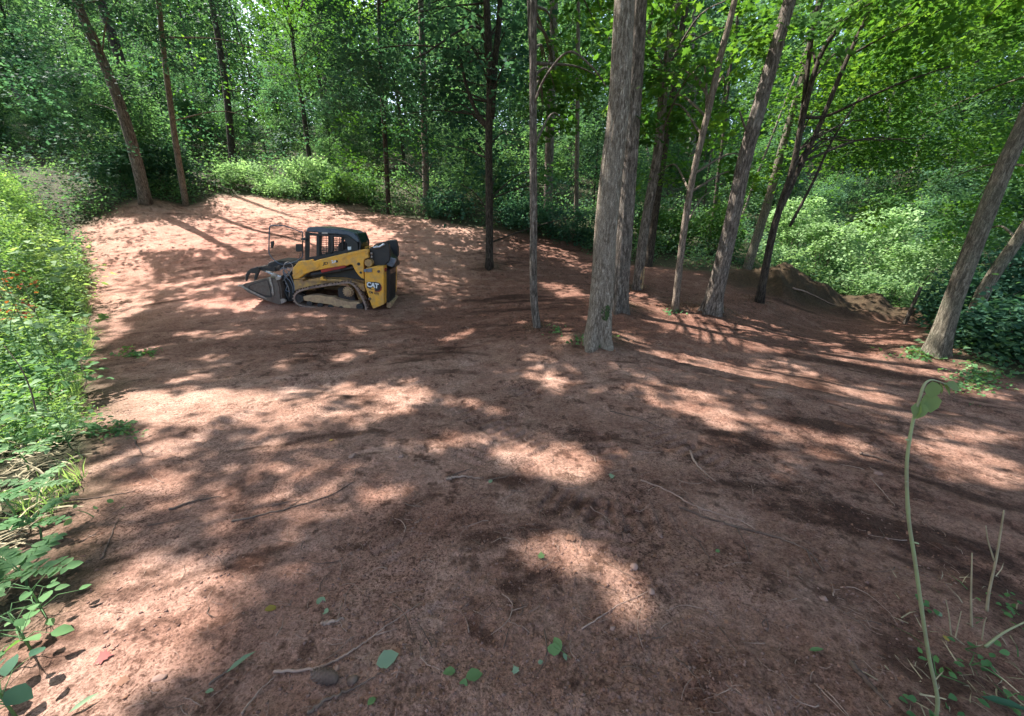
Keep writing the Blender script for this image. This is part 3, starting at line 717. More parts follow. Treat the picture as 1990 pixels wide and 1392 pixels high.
T['dead_fork'] = make_tree('forked_tree', 'dark thin tree with a wide open fork above the undergrowth behind the loader',
    [(602,312),(590,220),(574,120),(562,25)], 10, 8, 'bark_dark', D0=23, seg=12,
    limbs=[([(562,28,0),(553,10,0),(552,-15,0)], 6, 5), ([(562,26,0),(585,14,0),(592,-12,0)], 6, 5)])
T['left_a'] = make_tree('oak_tree', 'brown tree leaning left, thicker of the two at the back left edge of the clearing',
    [(283,393),(262,300),(232,200),(200,120),(160,30)], 27, 22, 'bark_brown', seg=28, rough=.05, flare=(.4,.3,4), limbs=[([(200,125,0),(185,70,-.2),(150,20,-.4)], 12, 8)])
T['left_b'] = make_tree('slender_tree', 'thinner pale brown tree leaning left at the back left edge of the clearing',
    [(361,399),(345,300),(328,180),(316,80),(308,0)], 14, 11, 'bark_pale', seg=18, rough=.05)
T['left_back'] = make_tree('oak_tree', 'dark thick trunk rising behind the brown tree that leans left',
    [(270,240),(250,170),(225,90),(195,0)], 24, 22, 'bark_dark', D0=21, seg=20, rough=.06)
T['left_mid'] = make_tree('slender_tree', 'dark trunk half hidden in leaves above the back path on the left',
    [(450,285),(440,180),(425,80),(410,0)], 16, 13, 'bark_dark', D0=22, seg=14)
T['stub'] = make_tree('leaning_snag', 'short leaning broken trunk beside the dark soil mound', [(1757,630),(1772,598),(1790,558)], 11, 8, 'bark_brown', H=0.1, seg=12, cat='tree snag')
T['right_thin'] = make_tree('slender_tree', 'thin dark tree in the woods between the slim pale trunk and thick leaning trunk',
    [(1388,412),(1396,340),(1404,280),(1412,200)], 9, 7, 'bark_dark', D0=19, seg=10)
# unseen trees added outside the picture to carry the crowns that shade the clearing
OFF = [((-13.5,5.0),'unseen tree beyond the wire fence whose crown arches over the left of the clearing'),((-17.5,9.5),'unseen tree beyond the weeds further along the wire fence'),
       ((-9.0,-2.5),'unseen tree behind the weeds shading the front left corner'),((-3.5,-4.0),'unseen tree shading the near dirt from behind'),((6.5,-2.0),'unseen tree shading the near right dirt'),((9.5,3.2),'unseen tree shading the right side of the clearing')]
for (x, y), lab in OFF:
    z = float(gh(x, y)); H = 16
    P = np.array([[x, y, z - .15], [x + .2, y + .1, z + 4], [x + .1, y + .5, z + 9], [x + .5, y + .3, z + H]])
    S = smooth_path(P, 40)
    t = empty('oak_tree', tuple(P[0])); tag(t, lab, 'tree')
    rad = np.linspace(.24, .05, 40); ac = Acc(); ac.add(*tube(S, rad, 20, .05, int(abs(x) * 3), (.5, .5, 4)))
    TREES.append(dict(e=t, P=S, acc=ac, bark='bark_brown', crown=[], name='oak_tree', seg=20, mid=S[22], rad=rad, off=True))

def leaf_filter(P, inframe_ok=True, strength=1.0):
    "keep mask: leave open what lets the sun onto the lit patches"
    lit = lit_from(P)
    return rng.uniform(0, 1, len(P)) > lit * strength

def add_leaves(rec, C, size, kind, tint, d=None, droop=.25, tilt=.45, filt=True, bn=None):
    if filt:
        k = leaf_filter(C, strength=filt if isinstance(filt, float) else 1.0); C = C[k]; tint = tint[k]; d = None if d is None else d[k]
    if len(C): rec['crown'].append(leaves(C, size, kind, tilt, tint, d, droop, None if bn is None else np.repeat(bn[None], len(C), 0)))

# --- unseen clumps added overhead to shape sun and shade, each given to the nearest tree
def canopy():
    n = 8600
    x = rng.uniform(-24, 14, n); y = rng.uniform(-1, 23, n)
    inb = 2.6 + 0.43 * np.maximum(y, 0) + CAMZ * 0.4
    z = np.maximum(inb + 0.8, 8.0) + rng.uniform(0, 5.0, n) ** 1.0
    # clustering
    k = vnoise(x * 0.42, y * 0.42, 91) + 0.25 * vnoise(x * 1.3, y * 1.3, 92)
    keep = k > 0.42
    x, y, z = x[keep], y[keep], z[keep]
    P = np.c_[x, y, z]
    mids = np.array([t['mid'][:2] for t in TREES]); own = []
    ok = [i for i, t in enumerate(TREES) if t['P'][-1, 2] - t['P'][0, 2] > 8]
    for c in P:
        d = np.hypot(*(mids[ok] - c[:2]).T); j = int(np.argmin(d)); own.append(ok[j] if d[j] < 8.5 else -1)
    for c, o in zip(P, own):
        if o < 0: continue
        r = rng.uniform(.5, .95); m = 34
        a = rng.uniform(0, 2 * math.pi, m); q = np.sqrt(rng.uniform(0, 1, m)) * r
        C = np.c_[c[0] + np.cos(a) * q, c[1] + np.sin(a) * q, c[2] + rng.normal(0, .22, m)]
        add_leaves(TREES[o], C, 0.19, 'diamond', np.clip(.5 + rng.normal(0, .15, m), 0, 1), np.c_[np.cos(a), np.sin(a)])
        if rng.uniform() < 0.03 and lit_from(np.array([c, c * .6 + TREES[o]['mid'] * .4])).max() < .3:
            t = TREES[o]; zz = min(c[2] - 1.2, t['P'][-1, 2] - .5); i = int(np.argmin(np.abs(t['P'][:, 2] - zz)))
            a0 = t['P'][i]
            if np.hypot(*(a0 - c)[:2]) > 5: continue
            mid = (a0 + c) / 2 + np.array([0, 0, 0.5])
            s = smooth_path([a0, mid, c], 10); t['acc'].add(*tube(s, np.linspace(max(.03, t['rad'][i] * .4), .015, 10), 6, 0, 1))
canopy()
def shade_fill():
    "unseen leaf clumps added on sun rays high above the frame, to close the shade"
    n = 5200; r = 0.8 * np.exp(rng.uniform(0, 1, n) * 3.05); th = rng.uniform(-1.05, 1.05, n); gx = r * np.sin(th); gy = r * np.cos(th)
    gx = np.r_[gx, rng.uniform(-8, 13, 2600)]; gy = np.r_[gy, rng.uniform(1, 15, 2600)]
    k = rng.uniform(0, 1, len(gx)) > .25 + 1.2 * lit_at(gx, gy) + .9 * np.clip(vnoise(gx * .8, gy * .8, 611) - .55, 0, 1); gx, gy = gx[k], gy[k]; g = gh(gx, gy)
    t = rng.uniform(10.5, 16, len(gx)) / SUN_DIR[2]; C = np.c_[gx, gy, g] + t[:, None] * SUN_DIR
    for _ in range(4):
        low = C[:, 2] < 3.2 + .43 * np.maximum(C[:, 1], 0); C[low] += SUN_DIR * 2.5
    ok = [i for i, t_ in enumerate(TREES) if t_['P'][-1, 2] - t_['P'][0, 2] > 8]; mids = np.array([TREES[i]['mid'][:2] for i in ok])
    for c in C[C[:, 2] < 24]:
        o = ok[int(np.argmin(np.hypot(*(mids - c[:2]).T)))]; m = 20; rr = rng.uniform(.3, .6)
        a = rng.uniform(0, 2 * math.pi, m); q = np.sqrt(rng.uniform(0, 1, m)) * rr
        L_ = np.c_[c[0] + np.cos(a) * q, c[1] + np.sin(a) * q, c[2] + rng.normal(0, .15, m)]
        add_leaves(TREES[o], L_, 0.19, 'diamond', np.clip(.5 + rng.normal(0, .15, m), 0, 1), np.c_[np.cos(a), np.sin(a)])
shade_fill()

# --- leafy sprays seen in the picture, region by region: (x0,y0,x1,y1, D0,D1, count, radius, leaves, size, kind, tint, host, filter)
REG = [
 (1170,-40,1500,130, 7.0,9.5, 54, .45, 46, .15, 'maple', .62, 'scarred', .95),
 (1225,100,1480,260, 7.5,10.0, 42, .40, 44, .14, 'maple', .55, 'slim', .95),
 (1200,180,1330,330, 7.8,9.8, 9, .30, 34, .12, 'maple', .6, 'second', .95),
 (1030,-30,1190,250, 8.5,12, 36, .5, 50, .14, 'maple', .5, 'mid', .95),
 (770,200,1010,420, 12.5,15.5, 44, .75, 90, .13, 'ovate', .35, 'twin', .85),
 (940,330,1160,470, 13,15.5, 26, .6, 80, .13, 'ovate', .38, 'twin', .85),
 (640,40,960,230, 12.5,16.5, 60, .85, 90, .15, 'ovate', .42, 'twin', .85),
 (660,200,860,380, 16,19, 30, .8, 80, .15, 'diamond', .4, 'bank_tree', .85),
 (1480,-40,2050,150, 8.5,13, 105, .75, 90, .15, 'diamond', .62, 'forked', .85),
 (1520,120,2040,330, 10,14, 110, .75, 90, .14, 'diamond', .60, 'forked', .85),
 (1700,230,2040,470, 10.5,15, 60, .7, 90, .13, 'diamond', .5, 'right_back', .85),
 (1400,150,1580,330, 12,16, 30, .6, 80, .14, 'diamond', .45, 'pale_side', .85),
 (-60,-40,420,160, 11.5,16, 80, .8, 90, .15, 'diamond', .42, 'left_a', .95),
 (-60,120,260,330, 11.5,16, 60, .75, 90, .14, 'diamond', .36, 'left_a', .95),
 (240,-30,560,260, 15,20, 56, .8, 90, .15, 'diamond', .45, 'left_b', .95),
 (330,120,620,300, 18,23, 46, .8, 90, .16, 'diamond', .42, 'left_mid', .85),
 (520,-30,760,160, 16,21, 40, .9, 90, .16, 'diamond', .5, 'dead_fork', .85),
 (1030,120,1170,330, 9,12, 16, .45, 60, .13, 'maple', .5, 'mid', .85),
 (1240,190,1480,400, 9.5,13, 30, .5, 70, .12, 'maple', .55, 'slim', .85),
 (1480,230,1720,430, 11,14, 28, .6, 80, .13, 'ovate', .55, 'forked', .85),
 (850,-20,1040,220, 9,13, 34, .55, 70, .13, 'maple', .42, 'twin', .85),
 (600,-30,900,150, 10,14, 36, .65, 80, .14, 'ovate', .45, 'twin', .85),
 (1195,80,1300,250, 6.6,7.6, 9, .26, 26, .12, 'maple', .6, 'second', .85),
 (1480,-40,2040,60, 6.8,9.5, 50, .5, 60, .13, 'maple', .6, 'right_big', .85),
]
for (x0, y0, x1, y1, D0, D1, cnt, r, nl, sz, kind, ti, host, fl) in REG:
    t = T[host]
    for q in range(cnt):
        c = at(rng.uniform(x0, x1), rng.uniform(y0, y1), rng.uniform(D0, D1))
        g = float(gh(c[0], c[1]))
        if c[2] < g + (0.7 if clearing_d(c[:1], c[1:2])[0] < .2 else 2.2): continue
        rr = r * rng.uniform(.6, 1.3)
        a = rng.uniform(0, 2 * math.pi, nl); qq = np.sqrt(rng.uniform(0, 1, nl)) * rr
        C = np.c_[c[0] + np.cos(a) * qq, c[1] + np.sin(a) * qq, c[2] + rng.normal(0, .16 * rr, nl) - .3 * qq * qq / rr]; bn = np.r_[rng.normal(0, .42, 2), 1.0]; C[:, 2] -= (np.c_[np.cos(a), np.sin(a)] * qq[:, None]) @ bn[:2]
        add_leaves(t, C, sz, kind, np.clip(ti + rng.normal(0, .17) + rng.normal(0, .10, nl), 0, 1), np.c_[np.cos(a), np.sin(a)], .3, .28, fl, bn)
        if q % (12 if host in ('left_a', 'left_b') else 3) == 0 and lit_from(c[None])[0] < .35:
            i = int(np.argmin(np.linalg.norm(t['P'] - (c - np.array([0, 0, .8])), axis=1)))
            a0 = t['P'][i]
            if np.linalg.norm(a0 - c) < 7 and a0[2] < c[2] + .2:
                m = (a0 + c) / 2 + np.array([0, 0, rng.uniform(.1, .5)])
                t['acc'].add(*tube(smooth_path([a0, m, c], 10), np.linspace(.028, .008, 10), 5, 0, 1))

for k, t in enumerate(TREES):
    t['acc'].build('trunk', M[t['bark']], t['e'], smooth=True)
    if t['crown']:
        ac = Acc()
        for V, F, ti in t['crown']: ac.add(V, F, ti)
        cool = t is T['twin'] or t is T['left_a'] or t is T['left_mid']
        ac.build('crown', M['leaf_cool'] if cool else M['leaf'], t['e'])

# moss, bare wood and root details on the named trunks
def patch_on(rec, zc, zr, ang, aw, mat, name, lift=0.012, n=(14, 14), seed=1):
    "irregular skin over part of a trunk"
    P = rec['P']; hz = P[:, 2] - P[0, 2]
    V = []; 
    for i in range(n[0]):
        z = zc + zr * (i / (n[0] - 1) * 2 - 1)
        k = int(np.argmin(np.abs(hz - z))); c = P[k]; r = rec['rad'][k]
        w = aw * math.sqrt(max(0.0, 1 - ((z - zc) / zr) ** 2)) * (0.7 + 0.6 * random.random())
        for j in range(n[1]):
            a = ang + w * (j / (n[1] - 1) * 2 - 1)
            e = 1 - abs(j / (n[1] - 1) * 2 - 1) ** 3
            rr = r * 1.06 + lift * e * (0.6 + 0.8 * random.random())
            f = rec.get('fl', 0)
            V.append([c[0] + rr * math.cos(a), c[1] + rr * math.sin(a), P[0, 2] + z])
    F = [(i * n[1] + j, i * n[1] + j + 1, (i + 1) * n[1] + j + 1, (i + 1) * n[1] + j) for i in range(n[0] - 1) for j in range(n[1] - 1) if vnoise(np.array([i * .45 + seed]), np.array([j * .45]), 7)[0] > .38]
    Acc().add(np.array(V), np.array(F)).build(name, M[mat], rec['e'], smooth=True)
patch_on(T['main'], 0.66, 0.13, -1.25, 0.42, 'moss', 'moss_patch', .012)
patch_on(T['scarred'], 0.42, 0.32, -0.9, 0.55, 'wood_raw', 'bare_wood_patch', .012)

# ------------------------------------------------------------------ woods behind: protos, then copies
def proto_tree(H, r, lo, hi, nsp, nl, size, spread, kind='diamond', seed=0, bark='bark_dark', tint=.5, mat='leaf_far'):
    t = empty('woodland_tree', (0, 0, 0))
    P = [[0, 0, -.2]]; d = np.array([rng.normal(0, .05), rng.normal(0, .05), 1.0])
    while P[-1][2] < H:
        d = d + np.r_[rng.normal(0, .035, 2), 0]; P.append(list(np.array(P[-1]) + d * 1.5))
    S = smooth_path(P, 26); rad = np.linspace(r, r * .25, 26)
    ac = Acc(); ac.add(*tube(S, rad, 9, .05, seed))
    cr = Acc()
    for i in range(nsp):
        z = lo + (hi - lo) * rng.uniform(0, 1); k = int(np.argmin(np.abs(S[:, 2] - z)))
        a = rng.uniform(0, 2 * math.pi); q = spread * (0.25 + 0.75 * rng.uniform()) * (1.15 - 0.55 * (z - lo) / (hi - lo + .1))
        c = S[k] + np.array([math.cos(a) * q, math.sin(a) * q, 0.15 * q])
        if i % 4 == 0:
            b0 = S[max(0, k - 2)]
            ac.add(*tube(smooth_path([b0, (b0 + c) / 2 + [0, 0, .2], c], 6), np.linspace(r * .25, .008, 6), 5, 0, 1))
        cr.add(*spray(c, rng.uniform(.5, 1.0), nl, size, kind, .22, .5, tint + rng.normal(0, .09), .3))
    ac.build('trunk', M[bark], t, True); cr.build('crown', M[mat], t)
    return t
PROTO_T = [proto_tree(16, .15, 3.5, 14, 110, 75, .20, 2.6, seed=1, tint=.5), proto_tree(18, .11, 2.5, 12, 100, 75, .19, 2.1, seed=2, bark='bark_brown', tint=.42),
           proto_tree(15, .09, 4.5, 13, 90, 75, .21, 2.3, seed=3, tint=.6), proto_tree(17, .19, 5.0, 15, 110, 75, .21, 2.9, seed=4, bark='bark_brown', tint=.5)]
PROTO_S = [proto_tree(6.0, .05, 1.0, 5.6, 60, 90, .15, 1.7, seed=5, tint=.5), proto_tree(4.2, .035, .6, 4.0, 40, 80, .14, 1.4, 'ovate', seed=6, tint=.58, bark='bark_brown'),
           proto_tree(7.5, .06, 2.0, 7.0, 60, 90, .16, 1.9, seed=7, tint=.42)]
PROTO_P = [proto_tree(15, .07, 10, 14, 12, 50, .2, 1.5, seed=8, tint=.5), proto_tree(16, .09, 11, 15, 14, 50, .2, 1.5, seed=9, tint=.5, bark='bark_brown')]
_first = {}
def place(proto, x, y, s, rz, lean, label, group, name=None):
    if id(proto) not in _first:
        o = proto; _first[id(proto)] = 1
    else:
        o = proto.copy(); COL.objects.link(o)
        for ch in proto.children[:2] if False else [c for c in bpy.data.objects if c.parent == proto][:2]:
            c = ch.copy(); COL.objects.link(c); c.parent = o
    o.location = (x, y, float(gh(x, y))); o.scale = (s, s, s); o.rotation_euler = (lean[0], lean[1], rz)
    tag(o, label, 'tree', group)
    if name: o.name = name
    return o

def lit_reach(x, y, zs):
    P = np.array([[x, y, float(gh(x, y)) + z] for z in zs]); return lit_from(P)
occ = [tuple(t['P'][0][:2]) for t in TREES]
def shades_bright(x, y, H, R_):
    g = float(gh(x, y)); zs = np.arange(.8, H, .7); P = np.c_[np.full(len(zs), x), np.full(len(zs), y), g + zs]
    for bx, by, bz, br in BRIGHT:
        d = P - np.array([bx, by, bz]); t = d @ SUN_DIR; q = np.linalg.norm(d - t[:, None] * SUN_DIR, axis=1)
        if ((q < br * .7 + R_) & (t > -.5)).any(): return True
    return False
def scatter(n, ymin, ymax, dmin, hw=1.5, H=15, R_=1.6):
    out = []; tries = 0
    while len(out) < n and tries < n * 60:
        tries += 1
        y = ymin + (ymax - ymin) * rng.uniform() ** 0.9; x = rng.uniform(-hw * y - 2, hw * y + 2)
        if clearing_d(np.array([x]), np.array([y]))[0] > -0.9: continue
        if shades_bright(x, y, H, R_): continue
        if all((x - a) ** 2 + (y - b) ** 2 > dmin ** 2 for a, b in occ[-400:]):
            out.append((x, y)); occ.append((x, y))
    return out
GB = 'trees in the woods around the clearing'
LOOK = {id(p): l for p, l in zip(PROTO_T + PROTO_S + PROTO_P, ('tall with dark trunk', 'tall with slim brown trunk', 'tall with thin dark trunk', 'tall with thick brown trunk', 'short and leafy low down', 'very small and bushy', 'short with bare dark stem', 'bare dark pole', 'bare brown pole'))}
def zone(x, y):
    px = float(project(np.array([x, y, 2.0]))[0])
    for lim, w in ((-40, 'off beyond the wire fence'), (180, 'behind the left weeds'), (400, 'behind the two leaning left trees'), (570, 'behind the sunlit back path'), (760, 'behind the yellow loader'), (940, 'behind the dirt bank'),
                   (1130, 'behind the slim middle trunk'), (1270, 'behind the big grey trunk'), (1400, 'behind the slim pale tree'), (1540, 'behind the dark forked tree'), (1760, 'behind the soil mound'), (2030, 'behind the right edge trunks')):
        if px < lim: return w + (', far back' if y > 34 else '')
    return 'off beyond the right edge trunks'

for (x, y) in scatter(120, 14, 58, 1.6):
    z = np.array([4., 6, 8, 10, 12, 14]); l = np.max([lit_reach(x + a, y + b, z) for a, b in ((0, 0), (2, 0), (-2, 0), (0, 2), (0, -2))], axis=0)
    if l.max() > 0.6 and y < 30:
        zc = z[np.argmax(l > .6)]
        p = random.choice(PROTO_S) if zc > 5 or random.random() < .5 else random.choice(PROTO_P)
        s = rng.uniform(.7, 1.0) * min(1, zc / 6 + .2)
        if p in PROTO_P: s = rng.uniform(.8, 1.1)
    else:
        p = random.choice(PROTO_T + PROTO_T + PROTO_S + PROTO_P); s = rng.uniform(.8, 1.25)
    place(p, x, y, s, rng.uniform(0, 6.3), (rng.normal(0, .04), rng.normal(0, .04)), 'woods tree, ' + LOOK[id(p)] + ', ' + zone(x, y), GB)
# understorey saplings along the edge
for (x, y) in scatter(110, 11, 38, 1.0, 1.4, 5, 1.2):
    l = lit_reach(x, y, np.array([1.5, 3, 4.5]))
    s = rng.uniform(.45, .95) * (0.7 if l.max() > .6 and y < 22 else 1)
    place(random.choice(PROTO_S), x, y, s, rng.uniform(0, 6.3), (rng.normal(0, .08), rng.normal(0, .08)), 'leafy sapling' + (', knee high' if s < .35 else ', low and bushy' if s < .6 else ', taller than a person' if s > .8 else '') + ', ' + zone(x, y), 'understorey saplings at the edge of the woods', 'understorey_sapling')

# far woods that read as one mass
def far_woods():
    ac = Acc(); n = 9500
    y = rng.uniform(52, 100, n); x = rng.uniform(-2.2, 2.0, n) * y
    k = vnoise(x * .11, y * .11, 201) > 0.22; x = x[k]; y = y[k]
    for a, b in zip(x, y):
        g = float(gh(a, min(b, 89))) ; pxx = project(np.array([a, b, g + 8]))[0]; z = g + rng.uniform(0, 27 if pxx > 760 else (17 if rng.uniform() < .75 else 26))
        ac.add(*spray((a, b, z), rng.uniform(1.2, 2.4), 42, .62, 'diamond', .35, .6, .5 + rng.normal(0, .1), .2))
    tag(ac.build('distant_woods', M['leaf_far']), kind='stuff')
    tr = Acc()
    for i in range(240):
        b = rng.uniform(50, 100); a = rng.uniform(-1.5, 1.5) * b; g = float(gh(a, min(b, 89))) - .5
        tr.add(*tube([[a, b, g], [a + rng.normal(0, .4), b, g + 8], [a + rng.normal(0, .8), b, g + 17]], [.2, .15, .08], 6))
    tag(tr.build('distant_woods_trunks', M['bark_dark']), kind='stuff')
far_woods()

# ------------------------------------------------------------------ undergrowth along the edge of the clearing and on the forest floor
def undergrowth():
    ac = Acc(); n = 17000
    y = rng.uniform(5, 42, n); x = rng.uniform(-1.5, 1.5, n) * y
    d = clearing_d(x, y) + 0.5 * fbm(x * .9, y * .9, 301, 2)
    w = np.exp(-np.clip(-d, 0, 99) / 5.5) * 0.9 + 0.25
    k = (d < -0.1) & (rng.uniform(0, 1, n) < w * (0.35 + vnoise(x * .5, y * .5, 302))); x, y, d = x[k], y[k], d[k]
    for a, b, dd in zip(x, y, d):
        g = float(gh(a, b)); left = a < -0.95 * b and b < 11
        if left: continue
        h = rng.uniform(.15, .35) + min(1.0, -dd * .5) * rng.uniform(.2, 1.0)
        m = 34 if b < 20 else 22; s = rng.uniform(.07, .12) * (1 if b < 20 else 1.5)
        ac.add(*spray((a, b, g + h * .6), rng.uniform(.3, .6), m, s, 'diamond', .55, .7, .45 + .3 * vnoise(np.array([a * .6]), np.array([b * .6]), 303)[0] + rng.normal(0, .07), .1))
    tag(ac.build('undergrowth', M['leaf_far']), kind='stuff')
undergrowth()

def shrub(px, py, D, h, r, nsp, label, mat='weed', size=.10, tint=.6, kind='ovate', grp=None, name='shrub', filt=0):
    p = at(px, py, D); p[2] = float(gh(p[0], p[1])); t = empty(name, tuple(p)); tag(t, label, 'shrub', grp)
    st = Acc(); cr = Acc()
    for i in range(9):
        a = rng.uniform(0, 6.28); q = r * rng.uniform(.2, .7); e = p + [math.cos(a) * q, math.sin(a) * q, h * rng.uniform(.6, .95)]
        st.add(*tube(smooth_path([p + [math.cos(a) * .05, math.sin(a) * .05, -.05], (p + e) / 2 + [0, 0, .1 * h], e], 8), np.linspace(.018, .005, 8), 5))
    for i in range(nsp):
        a = rng.uniform(0, 6.28); zz = rng.uniform(.12, 1); q = r * math.sqrt(rng.uniform(.05, 1)) * math.sqrt(max(.05, 1 - (zz - .45) ** 2 * 2.6))
        c = p + np.array([math.cos(a) * q, math.sin(a) * q, zz * h])
        cr.add(*spray(c, rng.uniform(.18, .4), 46, size, kind, .35, .55, tint + rng.normal(0, .1), .3))
    st.build('stem', M['bark_brown'], t); cr.build('foliage', M[mat], t)
    return t
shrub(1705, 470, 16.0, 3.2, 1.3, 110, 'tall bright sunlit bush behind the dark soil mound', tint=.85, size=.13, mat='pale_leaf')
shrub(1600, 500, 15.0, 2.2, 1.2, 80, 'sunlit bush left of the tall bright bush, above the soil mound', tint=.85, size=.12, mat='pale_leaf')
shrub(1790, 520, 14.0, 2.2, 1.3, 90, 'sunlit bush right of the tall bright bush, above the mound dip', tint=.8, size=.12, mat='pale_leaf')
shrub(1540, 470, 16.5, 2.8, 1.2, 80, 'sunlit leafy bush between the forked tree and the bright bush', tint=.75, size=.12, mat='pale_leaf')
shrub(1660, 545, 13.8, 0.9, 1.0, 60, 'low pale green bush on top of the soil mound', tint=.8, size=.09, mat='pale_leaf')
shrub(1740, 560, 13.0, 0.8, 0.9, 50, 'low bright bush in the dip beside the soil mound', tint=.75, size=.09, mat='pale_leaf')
shrub(1900, 600, 9.3, 1.3, 1.0, 80, 'dark green bush behind the leaning trunks at the right edge', 'leaf_cool', tint=.4)
shrub(1965, 690, 6.7, 0.8, 0.8, 70, 'low dark green bush at the right edge of the dirt', 'leaf_cool', tint=.45, size=.09)
shrub(1985, 560, 9.0, 2.0, 1.3, 110, 'tall dark bush at the far right beside the leaning trunks', 'leaf_cool', tint=.35)
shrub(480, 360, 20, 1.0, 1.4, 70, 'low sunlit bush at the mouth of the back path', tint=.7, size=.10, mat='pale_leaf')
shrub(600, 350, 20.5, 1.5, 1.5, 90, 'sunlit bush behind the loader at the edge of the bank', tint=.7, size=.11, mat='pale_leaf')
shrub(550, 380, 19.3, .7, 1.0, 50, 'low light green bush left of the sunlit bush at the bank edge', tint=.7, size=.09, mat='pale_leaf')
shrub(680, 375, 19.5, 1.2, 1.4, 90, 'broad mid green bush at the top of the bank right of the sunlit bush', 'weed_deep', tint=.5, size=.11)
shrub(250, 370, 16.5, 1.5, 1.2, 80, 'dark bush between the weeds and the brown leaning tree', 'leaf_cool', tint=.5, size=.1)
shrub(320, 350, 18, 1.8, 1.3, 90, 'dark leafy bush between the two leaning trees on the left', 'leaf_cool', tint=.45, size=.11)
shrub(870, 420, 17.5, 1.0, 1.2, 70, 'green bush at the foot of the bank tree with a side limb', 'leaf_cool', tint=.5, size=.1)
shrub(1030, 430, 16.8, 1.3, 1.4, 90, 'dark green bush behind the slim middle trunk', 'leaf_cool', tint=.5, size=.11)
shrub(1110, 460, 16, 1.2, 1.1, 70, 'green bush left of the big grey trunk at the woods edge', 'leaf_cool', tint=.5, size=.1)
shrub(1290, 480, 15.5, 1.3, 1.2, 80, 'green bush behind the slim trunks at the woods edge', 'leaf', tint=.6, size=.1)
shrub(1380, 490, 15.5, 1.6, 1.2, 80, 'green bush seen between the slim trunk and the thick leaning trunk', 'leaf', tint=.5, size=.1)
# ------------------------------------------------------------------ the yellow tracked loader with its grapple bucket
M['yellow'] = simple('yellow_paint', (0.80, 0.375, 0.035), 0.40, dirt=(0.50, 0.27, 0.09), dirt_amt=0.3, scale=7)
M['yellow_dirty'] = simple('yellow_dirty', (0.52, 0.29, 0.07), 0.6, dirt=(0.30, 0.175, 0.09), dirt_amt=0.6, scale=9, bump=.3)
M['black'] = simple('black_paint', (0.014, 0.014, 0.016), 0.35, dirt=(0.05, 0.036, 0.03), dirt_amt=0.1, scale=7)
M['blackmat'] = simple('black_steel', (0.022, 0.021, 0.022), 0.6, dirt=(0.07, 0.048, 0.038), dirt_amt=0.3, scale=10)
M['steel'] = simple('worn_steel', (0.14, 0.112, 0.095), 0.5, metal=0.25, dirt=(0.12, 0.078, 0.06), dirt_amt=0.5, scale=9)
M['edge'] = simple('worn_edge', (0.42, 0.38, 0.36), 0.35, metal=0.6, dirt=(0.25, 0.16, 0.12), dirt_amt=0.3, scale=20)
M['rubber'] = simple('track_rubber', (0.075, 0.058, 0.05), 0.85, dirt=(0.30, 0.20, 0.155), dirt_amt=0.75, scale=9, bump=.4)
M['dusty'] = simple('dusty_frame', (0.52, 0.34, 0.18), 0.8, dirt=(0.32, 0.19, 0.12), dirt_amt=0.5, scale=10, bump=.3)
M['hose'] = simple('hose_grey', (0.14, 0.165, 0.21), 0.3, dirt=(0.2, 0.15, 0.12), dirt_amt=.2)
M['chrome'] = simple('chrome_rod', (0.55, 0.55, 0.56), 0.2, metal=0.9)
M['red'] = simple('red_paint', (0.33, 0.018, 0.012), 0.45, dirt=(0.2, 0.03, 0.02), dirt_amt=.3)
M['white'] = simple('white_decal', (0.72, 0.72, 0.70), 0.5)
M['paint_sky_tint'] = simple('roof_paint_sky_tint', (0.07, 0.09, 0.125), 0.25, dirt=(0.10, 0.11, 0.12), dirt_amt=.15, scale=9)  # bluish base colour stands in for the sky reflected in the roof
def _glass(name, col, a):
    m, nt, N, L, b = new_mat(name)
    b.inputs['Base Color'].default_value = (*col, 1); b.inputs['Roughness'].default_value = 0.05
    tr = N.new('ShaderNodeBsdfTransparent'); tr.inputs[0].default_value = (.95, .96, .95, 1)
    ms = N.new('ShaderNodeMixShader'); ms.inputs[0].default_value = a
    L.new(tr.outputs[0], ms.inputs[1]); L.new(b.outputs[0], ms.inputs[2]); L.new(ms.outputs[0], N['Material Output'].inputs['Surface'])
    return m
M['glass_clear'] = _glass('door_glass', (0.03, 0.035, 0.035), 0.03)
M['glass_green'] = _glass('rear_glass', (0.02, 0.05, 0.04), 0.7)

MD = 9.25; _a = R(5.0); _t = R(7.0)
_o = at(640, 603, MD); 
EX = np.array([-math.cos(_a) * math.cos(_t), -math.sin(_a) * math.cos(_t), math.sin(_t)])
EYv = np.array([math.sin(_a), -math.cos(_a), 0.0])
EZ = np.cross(EX, EYv)
MW4 = Matrix(((EX[0], EYv[0], EZ[0], _o[0]), (EX[1], EYv[1], EZ[1], _o[1]), (EX[2], EYv[2], EZ[2], _o[2]), (0, 0, 0, 1)))
LW = 1.62                                     # overall width of the machine
def P2(px, py, off=0.0):
    "machine coordinates (length, height) of a traced point lying in the vertical plane `off` metres inboard of the near side"
    r = ray(px, py); c = np.array([0, 0, CAMZ]) - _o
    # c + t r  dot EYv = -off
    t = (-off - c @ EYv) / (r @ EYv); p = c + r * t
    return p @ EX, p @ EZ
c1 = lambda x, y: (450 + x / 5.237, 410 + y / 5.237)
c3 = lambda x, y: (460 + x / 7.736, 430 + y / 7.736)
c4 = lambda x, y: (590 + x / 10.474, 430 + y / 10.474)
c6 = lambda x, y: (560 + x / 7.327, 430 + y / 7.327)
loader = empty('compact_track_loader', mw=MW4); loader['_local'] = 1
tag(loader, 'yellow and black compact track loader with a grapple bucket and its front door swung open, parked on the dirt', 'loader')
loader['label'] = 'yellow and black compact track loader with grapple bucket, front door swung open'

